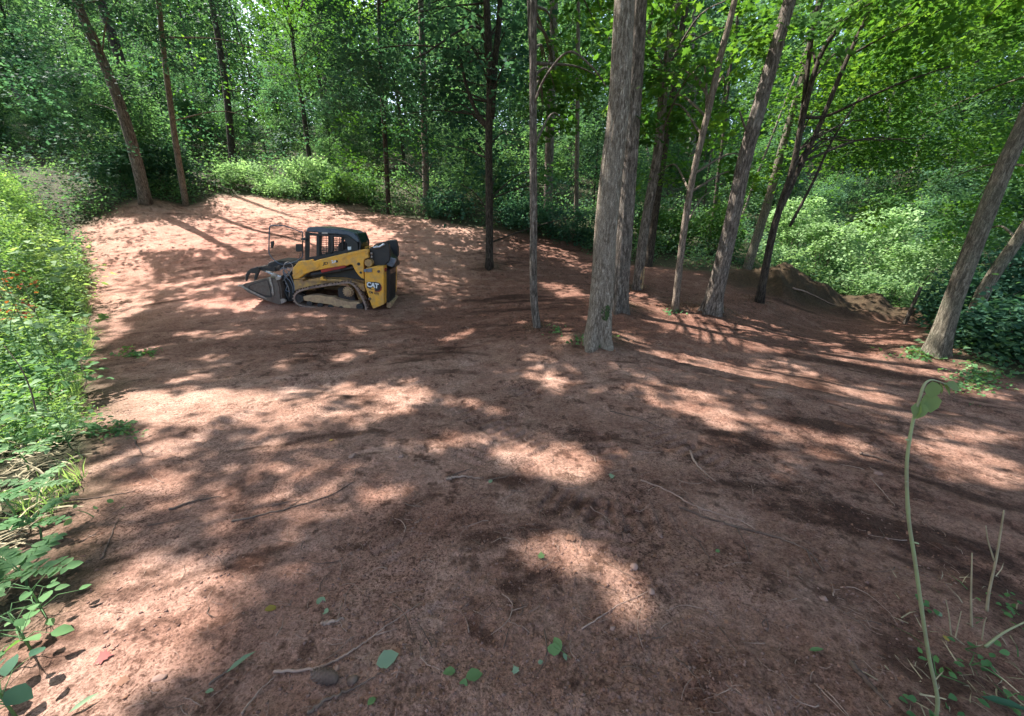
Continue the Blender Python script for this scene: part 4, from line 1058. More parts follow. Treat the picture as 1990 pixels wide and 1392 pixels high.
def mpart(name, V, F, mat, parent=loader, bevel=0.006, smooth=False):
    me = bpy.data.meshes.new(name); me.from_pydata([tuple(v) for v in V], [], [tuple(f) for f in F]); me.materials.append(M[mat])
    bm = bmesh.new(); bm.from_mesh(me); bmesh.ops.remove_doubles(bm, verts=bm.verts, dist=1e-5); bmesh.ops.recalc_face_normals(bm, faces=bm.faces)
    if bevel:
        try: bmesh.ops.bevel(bm, geom=[e for e in bm.edges if len(e.link_faces) == 2 and e.calc_face_angle(0) > 0.5], offset=bevel, segments=1, affect='EDGES', clamp_overlap=True)
        except Exception: pass
    bm.to_mesh(me); bm.free()
    if smooth: 
        for p in me.polygons: p.use_smooth = True
    o = bpy.data.objects.new(name, me); COL.objects.link(o); o.parent = parent
    return o
def prism_vf(pts, off, th, trace=None):
    "traced outline -> solid: near face at Y=-off, far face at Y=-(off+th)"
    q = [P2(*p, off) if trace is None else p for p in pts]; n = len(q)
    V = [(a, -off, b) for a, b in q] + [(a, -off - th, b) for a, b in q]
    F = [tuple(range(n)), tuple(range(2 * n - 1, n - 1, -1))] + [(i, (i + 1) % n, n + (i + 1) % n, n + i) for i in range(n)]
    return V, F
def prism(name, pts, off, th, mat, parent=loader, bevel=0.006):
    return mpart(name, *prism_vf(pts, off, th), mat, parent, bevel)
def merge(lst):
    V = []; F = []
    for v, f in lst:
        k = len(V); V += list(v); F += [tuple(i + k for i in ff) for ff in f]
    return V, F
def mirror(vf):
    V, F = vf; return [(a, -LW - b, c) for a, b, c in V], [tuple(reversed(f)) for f in F]
def box_vf(x0, x1, y0, y1, z0, z1):
    V = [(x, y, z) for x in (x0, x1) for y in (y0, y1) for z in (z0, z1)]
    return V, [(0, 1, 3, 2), (4, 6, 7, 5), (0, 4, 5, 1), (2, 3, 7, 6), (0, 2, 6, 4), (1, 5, 7, 3)]
def bar_vf(a, b, w, d=None):
    "square bar between two local points"
    a = Vector(a); b = Vector(b); d = d or w; t = (b - a).normalized()
    up = Vector((0, 1, 0)) if abs(t.y) < .9 else Vector((1, 0, 0)); u = t.cross(up).normalized(); v = t.cross(u)
    V = [tuple(p + u * s * w / 2 + v * r * d / 2) for p in (a, b) for s, r in ((-1, -1), (1, -1), (1, 1), (-1, 1))]
    return V, [(0, 1, 2, 3), (7, 6, 5, 4), (0, 4, 5, 1), (1, 5, 6, 2), (2, 6, 7, 3), (3, 7, 4, 0)]
def cyl_vf(a, b, r, n=16, r2=None):
    a = Vector(a); b = Vector(b); t = (b - a).normalized(); up = Vector((0, 1, 0)) if abs(t.y) < .9 else Vector((1, 0, 0)); u = t.cross(up).normalized(); v = t.cross(u)
    r2 = r if r2 is None else r2
    V = [tuple(p + u * math.cos(k * 2 * math.pi / n) * q + v * math.sin(k * 2 * math.pi / n) * q) for p, q in ((a, r), (b, r2)) for k in range(n)]
    return V, [tuple(range(n)), tuple(range(2 * n - 1, n - 1, -1))] + [(k, (k + 1) % n, n + (k + 1) % n, n + k) for k in range(n)]
def tube_vf(P, r, seg=8, n=24):
    V, F = tube(smooth_path(P, n), r, seg); return [tuple(v) for v in V], [tuple(int(i) for i in f) for fs in F for f in fs]
def L3(p, off): 
    a, b = P2(*p, off); return (a, -off, b)

# --- tracks
def track(near):
    out = [c6(*p) for p in [(80,1062),(110,1018),(160,985),(260,955),(400,928),(560,905),(700,886),(790,868),(860,868),(915,888),(960,930),(1010,1000),(1060,1090),(1100,1180),(1116,1250),(1100,1300),(1060,1328),(990,1336),(860,1316),(700,1290),(520,1263),(340,1238),(200,1215),(130,1190),(90,1150),(72,1105)]]
    q = np.array([P2(*p, 0) for p in out]); n = len(q)
    q3 = np.vstack([q[-3:], q, q[:4]]); sp = smooth_path(np.c_[q3, np.zeros(len(q3))], 260)[:, :2]
    # closed resample
    qq = []
    for i in range(n):
        a, b, c, d = q[i - 1], q[i], q[(i + 1) % n], q[(i + 2) % n]
        for f in np.linspace(0, 1, 6, endpoint=False):
            qq.append(0.5 * ((2 * b) + (c - a) * f + (2 * a - 5 * b + 4 * c - d) * f * f + (3 * b - a - 3 * c + d) * f ** 3))
    qq = np.array(qq); m = len(qq)
    T = np.roll(qq, -1, 0) - np.roll(qq, 1, 0); T /= np.linalg.norm(T, axis=1)[:, None]; Nn = np.c_[T[:, 1], -T[:, 0]]
    cen = qq.mean(0); 
    if ((qq - cen) * Nn).sum() < 0: Nn = -Nn
    y0, y1 = (0, -0.32); th = 0.035
    V = []
    for off, y in ((0, y0), (0, y1), (-th, y1), (-th, y0)):
        V += [(p[0], y, p[1]) for p in qq + Nn * off]
    F = []
    for k in range(4):
        a = k * m; b = ((k + 1) % 4) * m
        F += [(a + i, a + (i + 1) % m, b + (i + 1) % m, b + i) for i in range(m)]
    belt = (V, F); lugs = []
    seg = np.linalg.norm(np.roll(qq, -1, 0) - qq, axis=1); L = np.r_[0, np.cumsum(seg)]; tot = L[-1]; nl = 58
    for i in range(nl):
        s = tot * i / nl; k = min(m - 1, int(np.searchsorted(L, s, 'right') - 1)); p = qq[k]; t = T[k]; nn = Nn[k]
        for (ya, yb, sh) in ((-.005, -.15, .0), (-.17, -.315, .5)):
            c = p + t * (tot / nl) * sh; w = 0.018; hgt = 0.024
            V = [(c[0] + t[0] * u + nn[0] * h, y, c[1] + t[1] * u + nn[1] * h) for y in (ya, yb) for u, h in ((-w, -.002), (w, -.002), (w * .6, hgt), (-w * .6, hgt))]
            lugs.append((V, [(0, 1, 2, 3), (7, 6, 5, 4), (0, 4, 5, 1), (1, 5, 6, 2), (2, 6, 7, 3), (3, 7, 4, 0)]))
    vf = merge([belt] + lugs)
    fr = [c6(*p) for p in [(185,1080),(300,1056),(420,1052),(540,1075),(640,1078),(700,1110),(870,1150),(1000,1150),(1035,1180),(1030,1235),(990,1258),(880,1250),(700,1222),(560,1184),(380,1162),(200,1128)]]
    frame = prism_vf(fr, .05, .2)
    S = L3(c6(842, 1012), .02); sprk = [cyl_vf(S, (S[0], -.26, S[2]), .085, 24), cyl_vf((S[0], .0, S[2]), (S[0], -.05, S[2]), .05, 16)]
    for k in range(14):
        a = k * 2 * math.pi / 14; sprk.append(bar_vf((S[0] + math.cos(a) * .07, -.13, S[2] + math.sin(a) * .07), (S[0] + math.cos(a) * .125, -.13, S[2] + math.sin(a) * .125), .026, .1))
        sprk.append(cyl_vf((S[0] + math.cos(a) * .066, .004, S[2] + math.sin(a) * .066), (S[0] + math.cos(a) * .066, -.03, S[2] + math.sin(a) * .066), .007, 6))
    drive = prism_vf([c6(*p) for p in [(700,960),(760,930),(870,930),(930,1010),(960,1130),(880,1145),(720,1100)]], .24, .08)
    def wheel(p, r, w0=.03, w1=.27):
        s = L3(c6(*p), .02); return merge([cyl_vf((s[0], -w0, s[2]), (s[0], -w0 - .09, s[2]), r, 24), cyl_vf((s[0], -w1 + .09, s[2]), (s[0], -w1, s[2]), r, 24), cyl_vf((s[0], -w0 + .012, s[2]), (s[0], -w1, s[2]), r * .4, 14)])
    idl = [wheel((150, 1105), .098), wheel((1015, 1225), .085)]
    rol = [wheel((300 + 150 * k, 1178 + 24 * k), .062) for k in range(5)]
    nm = 'track'
    f = (lambda v: v) if near else mirror
    tb = mpart(nm, *f(vf), 'rubber', loader, 0)
    mpart('track_frame', *f(frame), 'dusty', tb, .012)
    mpart('drive_sprocket', *f(merge(sprk)), 'dusty', tb, 0)
    mpart('drive_housing', *f(drive), 'blackmat', tb, .01)
    for w in idl: mpart('idler_wheel', *f(w), 'blackmat', tb, .004)
    for w in rol: mpart('roller', *f(w), 'blackmat', tb, .004)
track(True); track(False)

# --- chassis between and above the tracks
ch = [c6(*p) for p in [(70,832),(205,812),(215,852),(470,790),(700,800),(1075,800),(1090,950),(1130,1100),(1190,1215),(1050,1235),(950,1000),(820,880),(560,930),(300,985),(150,1010),(95,1010)]]
V0 = prism_vf(ch, .34, LW - .68)
mpart('chassis', *V0, 'yellow_dirty', loader, .008)
mpart('fender', *prism_vf([c6(*p) for p in [(205,860),(470,800),(520,830),(700,830),(900,850),(1075,900),(1100,1000),(1060,1000),(960,900),(830,850),(700,862),(400,905),(150,965),(90,1000),(75,840),(200,825)]], .10, .24), 'yellow_dirty', loader, .006)
mpart('fender', *mirror(prism_vf([c6(*p) for p in [(205,860),(470,800),(520,830),(700,830),(900,850),(1075,900),(1100,1000),(1060,1000),(960,900),(830,850),(700,862),(400,905),(150,965),(90,1000),(75,840),(200,825)]], .10, .24)), 'yellow_dirty', loader, .006)
mpart('engine_bay', *prism_vf([c6(*p) for p in [(215,800),(330,700),(900,600),(1090,560),(1090,850),(800,800),(480,800)]], .30, LW - .6), 'black', loader, .01)
mpart('bracket', *prism_vf([c6(*p) for p in [(455,800),(480,785),(500,820),(545,835),(540,850),(455,845)]], .06, .08), 'yellow', loader, .004)

# --- boom arms, near and far
arm = [c6(*p) for p in [(60,700),(75,655),(150,572),(230,566),(290,560),(305,548),(335,550),(345,575),(420,553),(760,470),(1090,398),(1130,402),(1145,430),(1130,470),(1150,520),(1085,545),(1075,600),(1080,828),(1045,812),(1000,770),(960,715),(925,650),(915,622),(870,618),(835,640),(800,632),(600,665),(460,692),(320,722),(235,756),(150,820),(70,830)]]
for f in (lambda v: v, mirror):
    b = mpart('boom_arm', *f(prism_vf(arm, .03, .14)), 'yellow', loader, .012)
    ribs = merge([prism_vf([c6(*p) for p in pts], .012, .02) for pts in (
        [(760,540),(800,490),(1000,440),(1100,420),(1100,436),(1000,458),(812,505),(775,548)],[(330,690),(400,660),(425,640),(425,600),(434,600),(436,645),(405,672),(335,700)])])
    mpart('rib', *f(ribs), 'yellow', b, 0)
    holes = merge([cyl_vf((L3(c6(x, y), 0)[0], -.022, L3(c6(x, y), 0)[2]), (L3(c6(x, y), 0)[0], -.05, L3(c6(x, y), 0)[2]), r, 16) for x, y, r in ((1000,612,.036),(1030,735,.028))])
    mpart('pin', *f(holes), 'black', b, 0)
    mpart('weld_edge', *f(prism_vf([c6(*p) for p in [(60,770),(150,700),(320,650),(325,664),(160,716),(64,786)]], .018, .02)), 'yellow', b, 0)
# red guard on the lift cylinder under the near arm
g = merge([prism_vf([c6(*p) for p in [(462,692),(800,622),(826,650),(800,668),(640,700),(480,735),(466,720)]], .05, .07)])
mpart('red_guard', *g, 'red')
mpart('lift_cylinder', *merge([cyl_vf(L3(c6(330, 760), .12), L3(c6(760, 690), .12), .045), cyl_vf(L3(c6(760, 690), .12), L3(c6(1010, 640), .12), .028)]), 'blackmat')
mpart('lift_cylinder', *mirror(merge([cyl_vf(L3(c6(330, 760), .12), L3(c6(760, 690), .12), .045), cyl_vf(L3(c6(760, 690), .12), L3(c6(1010, 640), .12), .028)])), 'blackmat')

# --- rear towers with the mark, rear door and grille
tw = [c6(*p) for p in [(1086,692),(1112,668),(1180,655),(1262,640),(1362,640),(1362,1188),(1210,1250),(1182,1190),(1092,922)]]
for f, near in ((lambda v: v, True), (mirror, False)):
    b = mpart('rear_tower', *f(prism_vf(tw, .0, .34)), 'yellow', loader, .012)
    mpart('tail_lamp', *f(cyl_vf((L3(c6(1362, 700), 0)[0] + .01, -.12, L3(c6(1362, 700), 0)[2]), (L3(c6(1362, 700), 0)[0] - .03, -.12, L3(c6(1362, 700), 0)[2]), .045, 14)), 'red', b, 0)
    mpart('latch', *f(merge([prism_vf([c6(*p) for p in [(1105,680),(1190,672),(1192,722),(1130,728)]], -.03, .03), cyl_vf((L3(c6(1105, 700), 0)[0], .06, L3(c6(1105, 700), 0)[2]), (L3(c6(1105, 700), 0)[0], -.01, L3(c6(1105, 700), 0)[2]), .035, 14)])), 'hose', b, 0)
    mpart('hook', *f(merge([cyl_vf((L3(c6(1290, 715), 0)[0], .03, L3(c6(1290, 715), 0)[2]), (L3(c6(1290, 715), 0)[0], -.01, L3(c6(1290, 715), 0)[2]), .03, 12), cyl_vf((L3(c6(1162, 1105), 0)[0], .015, L3(c6(1162, 1105), 0)[2]), (L3(c6(1162, 1105), 0)[0], -.01, L3(c6(1162, 1105), 0)[2]), .035, 12)])), 'steel', b, 0)
x0, zt = P2(*c6(1362, 640), .34); x1, zb = P2(*c6(1362, 1180), .34)
xr = P2(*c6(1362, 900), 0)[0]
mpart('rear_door', *box_vf(xr + .15, xr - .07, -.30, -LW + .52, zb + .04, zt - .06), 'black', loader, .02)
grl = [box_vf(xr - .072, xr - .088, -.36, -LW + .56, zb + .12 + k * .045, zb + .135 + k * .045) for k in range(14)]
mpart('rear_grille', *merge(grl), 'blackmat', loader, 0)
mpart('bumper', *merge([box_vf(xr - .02, xr - .12, -.22, -LW + .22, zb - .06, zb + .06)]), 'dusty', loader, .012)
# engine hood, radiator screen and boom pivots
hood = [c6(*p) for p in [(1085,545),(1150,520),(1130,470),(1130,422),(1215,400),(1290,390),(1380,400),(1400,440),(1430,500),(1500,560),(1530,660),(1362,660),(1262,640),(1110,668),(1080,690)]]
mpart('engine_hood', *prism_vf(hood, .36, LW - 1.0), 'black', loader, .02)
lv = L3(c6(1290, 470), .30); 
def quad3(pts, off, th): return prism_vf([c6(*p) for p in pts], off, th)
hp = mpart('radiator_screen', *quad3([(1288,472),(1535,540),(1532,575),(1480,655),(1345,602)], .26, .10), 'hose', loader, .01)
mpart('louvre', *merge([quad3([(1322 + 0, 500 + k * 17), (1500, 548 + k * 17), (1498, 556 + k * 17), (1325, 508 + k * 17)], .245, .02) for k in range(6)]), 'paint_sky_tint', hp, 0)
pv = [cyl_vf((L3(c6(1140, 598), 0)[0], -.0, L3(c6(1140, 598), 0)[2]), (L3(c6(1140, 598), 0)[0], -.32, L3(c6(1140, 598), 0)[2]), .085, 20)]
mpart('boom_pivot', *merge(pv), 'yellow_dirty'); mpart('boom_pivot', *mirror(merge(pv)), 'yellow_dirty')
mpart('rear_link', *merge([prism_vf([c6(*p) for p in [(1125,420),(1190,370),(1250,320),(1330,300),(1400,292),(1428,330),(1445,420),(1445,560),(1370,640),(1220,640),(1200,560),(1150,520)]], .2, .15)]), 'black', loader, .015)
mpart('rear_link', *mirror(merge([prism_vf([c6(*p) for p in [(1125,420),(1190,370),(1250,320),(1330,300),(1410,300),(1440,420),(1445,560),(1370,640),(1220,640),(1200,560),(1150,520)]], .2, .15)])), 'black', loader, .015)
mpart('rear_cylinder', *merge([cyl_vf(L3(c6(1290, 372), .17), L3(c6(1372, 325), .17), .03), cyl_vf(L3(c6(1215, 375), .17), L3(c6(1290, 365), .17), .036)]), 'chrome')
mpart('work_lamp', *merge([cyl_vf(L3(c6(1185, 455), .16), L3(c6(1190, 470), .12), .03), box_vf(*(lambda s: (s[0] - .02, s[0] + .02, -.16, -.1, s[2] - .035, s[2] + .02))(L3(c6(1192, 505), .14)))]), 'edge')
mpart('sticker', *merge([quad3([(1205,345),(1240,335),(1100,360),(1085,372),(1100,392)], .75, .06)]), 'yellow')

# --- cab
CO = .40
cw = LW - 2 * CO
roof = [c6(*p) for p in [(252,150),(262,98),(300,84),(420,84),(640,108),(860,140),(930,168),(985,230),(1010,300),(985,305),(930,262),(850,205),(700,190),(480,172),(380,160)]]
rf = mpart('cab', *prism_vf(roof, CO - .02, cw + .04), 'paint_sky_tint', loader, .03); rf.name = 'cab_roof'
frn = [[(258,150),(300,160),(300,330),(292,520),(245,545),(250,330)], [(400,205),(448,210),(448,500),(400,520)], [(600,215),(640,220),(640,420),(605,470)],
       [(300,165),(480,180),(760,205),(850,225),(850,245),(760,232),(480,212),(300,205)],
       [(760,205),(850,205),(930,262),(990,310),(1000,420),(820,445),(835,380),(835,330),(790,245),(760,232)], [(245,520),(440,490),(560,478),(760,425),(830,400),(830,470),(560,520),(300,575),(245,580)]]
cf = merge([prism_vf([c6(*p) for p in pts], CO, .05) for pts in frn])
mpart('cab_frame', *cf, 'black', loader, .006); mpart('cab_frame', *mirror(cf), 'black', loader, .006)
bars = []
for k in range(9):
    a = L3(c6(450 + k * 46, 205 + k * 5), CO + .03); b = L3(c6(450 + k * 46, 520 - k * 16), CO + .03); bars.append(bar_vf(a, b, .010))
for k in range(9):
    a = L3(c6(445, 240 + k * 30), CO + .03); b = L3(c6(830, 268 + k * 22), CO + .03); bars.append(bar_vf(a, b, .010))
mpart('window_mesh', *merge(bars), 'blackmat', loader, 0); mpart('window_mesh', *mirror(merge(bars)), 'blackmat', loader, 0)
fb = []
x0, z0 = P2(*c6(250, 545), CO); x1, z1 = P2(*c6(258, 150), CO)
for y in (-CO - .02, -LW + CO + .02): fb.append(bar_vf((x0, y, z0 - .2), (x1, y, z1), .05))
mpart('front_frame', *merge(fb + [bar_vf((x0, -CO, z0 - .05), (x0, -LW + CO, z0 - .05), .06)]), 'black', loader, .004)
# lower cab body, seat, rear glass
mpart('cab_body', *prism_vf([c6(*p) for p in [(245,570),(560,505),(830,455),(1000,420),(1000,700),(300,800),(230,700)]], CO + .01, cw - .02), 'black', loader, .01)
mpart('seat', *merge([prism_vf([c6(*p) for p in [(700,480),(710,330),(760,290),(790,300),(780,480)]], .62, .40), prism_vf([c6(*p) for p in [(520,520),(520,450),(700,430),(740,480)]], .62, .40)]), 'blackmat', loader, .03)
mpart('joystick', *merge([bar_vf(L3(c6(480, 520), .55), L3(c6(470, 440), .55), .03), bar_vf(L3(c6(480, 520), 1.05), L3(c6(470, 440), 1.05), .03)]), 'black', loader, .004)
ra = L3(c6(955, 175), CO); rb = L3(c6(1012, 310), CO); rc = L3(c6(1000, 430), CO); yN, yF = -CO - .03, -LW + CO + .03
V = [(p[0] - .02, y, p[2]) for p in (ra, rb, rc) for y in (yN, yF)]; V += [(a - .015, b, c) for a, b, c in V]
F = [(0, 1, 3, 2), (2, 3, 5, 4), (6, 8, 9, 7), (8, 10, 11, 9), (0, 2, 8, 6), (2, 4, 10, 8), (1, 7, 9, 3), (3, 9, 11, 5), (0, 6, 7, 1), (4, 5, 11, 10)]
mpart('rear_window', V, F, 'glass_green', loader, 0)
mpart('rear_window_frame', *merge([bar_vf(V[4], V[2], .04), bar_vf(V[2], V[0], .04), bar_vf(V[5], V[3], .04), bar_vf(V[3], V[1], .04), bar_vf(V[4], V[5], .04)]), 'black', loader, .004)
mpart('paper_notice', *quad3([(846,366),(896,362),(896,408),(850,412)], CO - .008, .006), 'white', loader, 0)
mpart('roof_trim', *merge([quad3([(478,156),(565,162),(565,184),(478,178)], CO - .03, .02)]), 'edge', loader, 0)

# --- open front door: hinged at the cab's far front post, seen beyond the bucket
dofs = CO + .06
dp = [c1(*p) for p in [(722,470),(722,230),(700,214),(640,187),(560,158),(500,150),(420,150),(395,156),(386,180),(382,300),(380,410),(392,450),(440,505),(520,545),(640,520)]]
doorv = [L3(p, dofs) for p in dp]
dr = mpart('open_door', *merge([tube_vf(doorv + [doorv[0]], .013, 8, 90)]), 'paint_sky_tint', loader, 0, True)
mpart('door_glass', *prism_vf(dp, dofs - .003, .006), 'glass_clear', dr, 0)
mpart('door_handle', *prism_vf([c1(*p) for p in [(396,312),(425,305),(428,330),(415,378),(400,378)]], dofs - .03, .05), 'black', dr, .006)
mpart('wiper', *merge([bar_vf(L3(c3(860, 180), dofs), L3(c3(890, 290), dofs), .008)]), 'black', dr, 0)
mpart('mirror', *merge([prism_vf([c1(*p) for p in [(652,338),(715,338),(722,352),(720,412),(660,418),(650,400)]], CO - .1, .05), bar_vf(L3(c1(722, 225), CO), L3(c1(722, 430), CO), .016), bar_vf(L3(c1(700, 430), CO - .05), L3(c1(690, 480), CO), .016)]), 'black', loader, .008)
mpart('head_lamp', *prism_vf([c1(*p) for p in [(698,280),(740,272),(760,285),(760,305),(725,302),(700,292)]], CO - .08, .10), 'black', loader, .006)

# --- coupler, hoses and grapple bucket
BO = -.03
gb = bpy.data.objects.new('grapple_bucket', None); COL.objects.link(gb); gb.parent = loader
_sp = [c3(*p) for p in [(75,965),(130,935),(460,862),(520,850),(600,880),(640,1000),(660,1245),(640,1255),(470,1205),(330,1150),(170,1075),(90,1000)]]
prism('side_plate', _sp, BO, .03, 'steel', gb, .004); prism('side_plate', _sp, LW - .03, .03, 'steel', gb, .004)
fl = merge([prism_vf([c3(*p) for p in [(90,1000),(100,985),(330,1118),(655,1225),(655,1250),(470,1205),(170,1075)]], .0, LW - .03), prism_vf([c3(*p) for p in [(596,880),(630,876),(668,1000),(690,1240),(655,1245),(630,1010)]], .0, LW - .03)])
mpart('bucket_floor', *fl, 'steel', gb, .004)
mpart('cutting_edge', *merge([prism_vf([c3(*p) for p in [(15,955),(80,958),(120,995),(450,1160),(445,1172),(330,1128),(110,1012)]], BO - .012, .02), prism_vf([c3(*p) for p in [(60,960),(100,985),(92,1000),(40,975)]], 0, LW - .03)]), 'edge', gb, 0)
mpart('recess', *prism_vf([c3(*p) for p in [(165,985),(210,955),(440,880),(470,900),(520,1060),(530,1150),(420,1140),(300,1090),(180,1030)]], BO - .006, .01), 'blackmat', gb, 0)
mpart('recess_plate', *prism_vf([c3(*p) for p in [(200,975),(240,955),(440,890),(462,905),(505,1060),(505,1120),(420,1110),(300,1062),(200,1012)]], BO - .010, .01), 'steel', gb, 0)
teeth = []
for k in range(9):
    y = -.02 - k * (LW - .1) / 8; a = L3(c3(80, 975), 0); teeth.append(bar_vf((a[0] - .02, y, a[2]), (a[0] + .09, y, a[2] - .012), .02, .05))
mpart('bucket_tooth', *merge(teeth[:1]), 'edge', gb, 0)
for tt_ in teeth[1:]: mpart('bucket_tooth', *tt_, 'edge', gb, 0)
def claw(off):
    return merge([prism_vf([c3(*p) for p in [(290,690),(330,684),(440,690),(640,700),(660,740),(560,760),(440,745),(345,742),(322,790),(290,880),(262,895),(262,850),(278,790),(200,780),(165,830),(150,905),(130,900),(128,820),(160,755),(210,715)]], off, .05)])
for off in (.22, .62, 1.05, 1.32): mpart('grapple_claw', *claw(off), 'blackmat', gb, .006)
mpart('claw_crossbar', *merge([cyl_vf((L3(c3(560, 720), .2)[0], -.15, L3(c3(560, 720), .2)[2]), (L3(c3(560, 720), .2)[0], -LW + .15, L3(c3(560, 720), .2)[2]), .05, 12),
     cyl_vf((L3(c3(330, 705), .2)[0], -.15, L3(c3(330, 705), .2)[2]), (L3(c3(330, 705), .2)[0], -LW + .15, L3(c3(330, 705), .2)[2]), .03, 12)]), 'blackmat', gb, 0)
for off in (.36, 1.2):
    mpart('grapple_cylinder', *merge([cyl_vf(L3(c3(345, 722), off), L3(c3(480, 770), off), .02), cyl_vf(L3(c3(480, 770), off), L3(c3(700, 850), off), .036)]), 'chrome' if off < 1 else 'blackmat', gb, 0)
cpl = merge([prism_vf([c3(*p) for p in [(640,860),(700,800),(770,820),(810,900),(860,1040),(850,1200),(760,1215),(700,1180),(660,1000)]], .18, .10), prism_vf([c3(*p) for p in [(640,860),(700,800),(770,820),(810,900),(860,1040),(850,1200),(760,1215),(700,1180),(660,1000)]], LW - .28, .10),
    prism_vf([c3(*p) for p in [(690,900),(740,880),(790,1000),(800,1180),(740,1190)]], .18, LW - .36)])
mpart('coupler', *cpl, 'black', loader, .008)
mpart('back_plate_top', *merge([prism_vf([c3(*p) for p in [(480,620),(580,590),(760,600),(890,640),(850,690),(700,720),(560,690),(440,700)]], .5, .7)]), 'blackmat', gb, .012)
mpart('tilt_cylinder', *merge([cyl_vf(L3(c3(760, 830), .2), L3(c3(900, 700), .2), .045), cyl_vf(L3(c3(700, 1010), .16), L3(c3(790, 1190), .16), .022)]), 'black', loader, 0)
for k, (pts, m_, rr) in enumerate([
    ([(700,720),(720,640),(780,615),(835,660),(830,730),(780,790),(740,830)], 'edge', .008), ([(650,740),(700,700),(760,740),(790,800),(820,860),(860,960),(870,1050)], 'hose', .011),
    ([(690,760),(740,800),(720,880),(760,960),(740,1040),(800,1060)], 'hose', .011), ([(720,700),(700,780),(760,860),(800,900),(840,990),(850,1080)], 'hose', .010),
    ([(760,700),(820,720),(790,800),(730,860),(690,900),(650,900)], 'edge', .010), ([(730,930),(760,960),(790,1060),(780,1180)], 'edge', .012), ([(700,960),(735,1040),(730,1190)], 'edge', .010)]):
    mpart('hydraulic_hose', *tube_vf([L3(c3(*p), .08 + .02 * k) for p in pts], rr, 8, 30), m_, loader, 0, True)
mpart('bare_bracket', *merge([prism_vf([c3(*p) for p in [(475,850),(510,840),(520,900),(545,1000),(558,1095),(545,1120),(520,1080),(530,1000),(500,940)]], BO - .025, .02), prism_vf([c3(*p) for p in [(655,1175),(700,1165),(735,1190),(735,1215),(665,1245)]], BO - .01, .06),
     prism_vf([c3(*p) for p in [(570,850),(620,835),(660,850),(650,880),(600,885)]], BO - .02, .05), prism_vf([c3(*p) for p in [(505,805),(560,785),(600,800),(590,835),(520,830)]], BO + .03, .05)]), 'edge', gb, .003)

# --- marks: traced onto the near tower and arm
def text_part(body, p, size, off, mat, name='lettering', shear=0.0, rot=0.0, parent=loader, ext=.002, bold=.0, sx=1.0):
    cu = bpy.data.curves.new(name, 'FONT'); cu.body = body; cu.size = size; cu.extrude = ext; cu.offset = bold; cu.shear = shear
    cu.align_x = 'CENTER'; cu.align_y = 'CENTER'; cu.materials.append(M[mat]); cu.space_character = .95
    o = bpy.data.objects.new(name, cu); COL.objects.link(o); o.parent = parent
    x, z = P2(*p, off)
    m = Matrix(((-1, 0, 0, x), (0, 0, 1, -off), (0, 1, 0, z), (0, 0, 0, 1))) @ Matrix.Rotation(rot, 4, 'Z') @ Matrix.Diagonal((sx, 1, 1, 1))
    o.matrix_local = m
    me = bpy.data.meshes.new_from_object(o); o2 = bpy.data.objects.new(name, me); COL.objects.link(o2); o2.parent = parent; o2.matrix_local = m
    bpy.data.objects.remove(o)
    return o2
mpart('mark_backing', *prism_vf([c6(*p) for p in [(1118,872),(1160,862),(1240,866),(1296,880),(1322,910),(1330,950),(1318,985),(1280,1006),(1240,1000),(1230,975),(1180,975),(1120,945)]], -.004, .006), 'black', loader, 0)
mpart('mark_stripe', *prism_vf([c6(*p) for p in [(1262,1000),(1296,990),(1318,960),(1322,925),(1312,900),(1322,908),(1336,945),(1326,985),(1296,1008),(1240,1006),(1225,992)]], -.008, .005), 'red', loader, 0)
text_part('CAT', c6(1203, 915), .150, -.010, 'white', 'lettering', rot=R(-4), bold=.007, sx=.92)
mpart('mark_triangle', *prism_vf([c6(*p) for p in [(1172,968),(1206,936),(1240,972)]], -.016, .006), 'yellow', loader, 0)
text_part('CM 10TI', c6(1218, 1024), .066, -.004, 'black', 'lettering', rot=R(-5), bold=.002, sx=1.0)
text_part('JD', c6(528, 605), .085, .026, 'black', 'lettering', rot=R(11), shear=.3, bold=.002, sx=1.3)
text_part('2A', c6(655, 578), .085, .026, 'white', 'lettering', rot=R(11), bold=.003, sx=1.3)
mpart('arm_stripe', *prism_vf([c6(*p) for p in [(685,552),(706,560),(706,580),(690,598),(680,575)]], .022, .01), 'black', loader, 0)
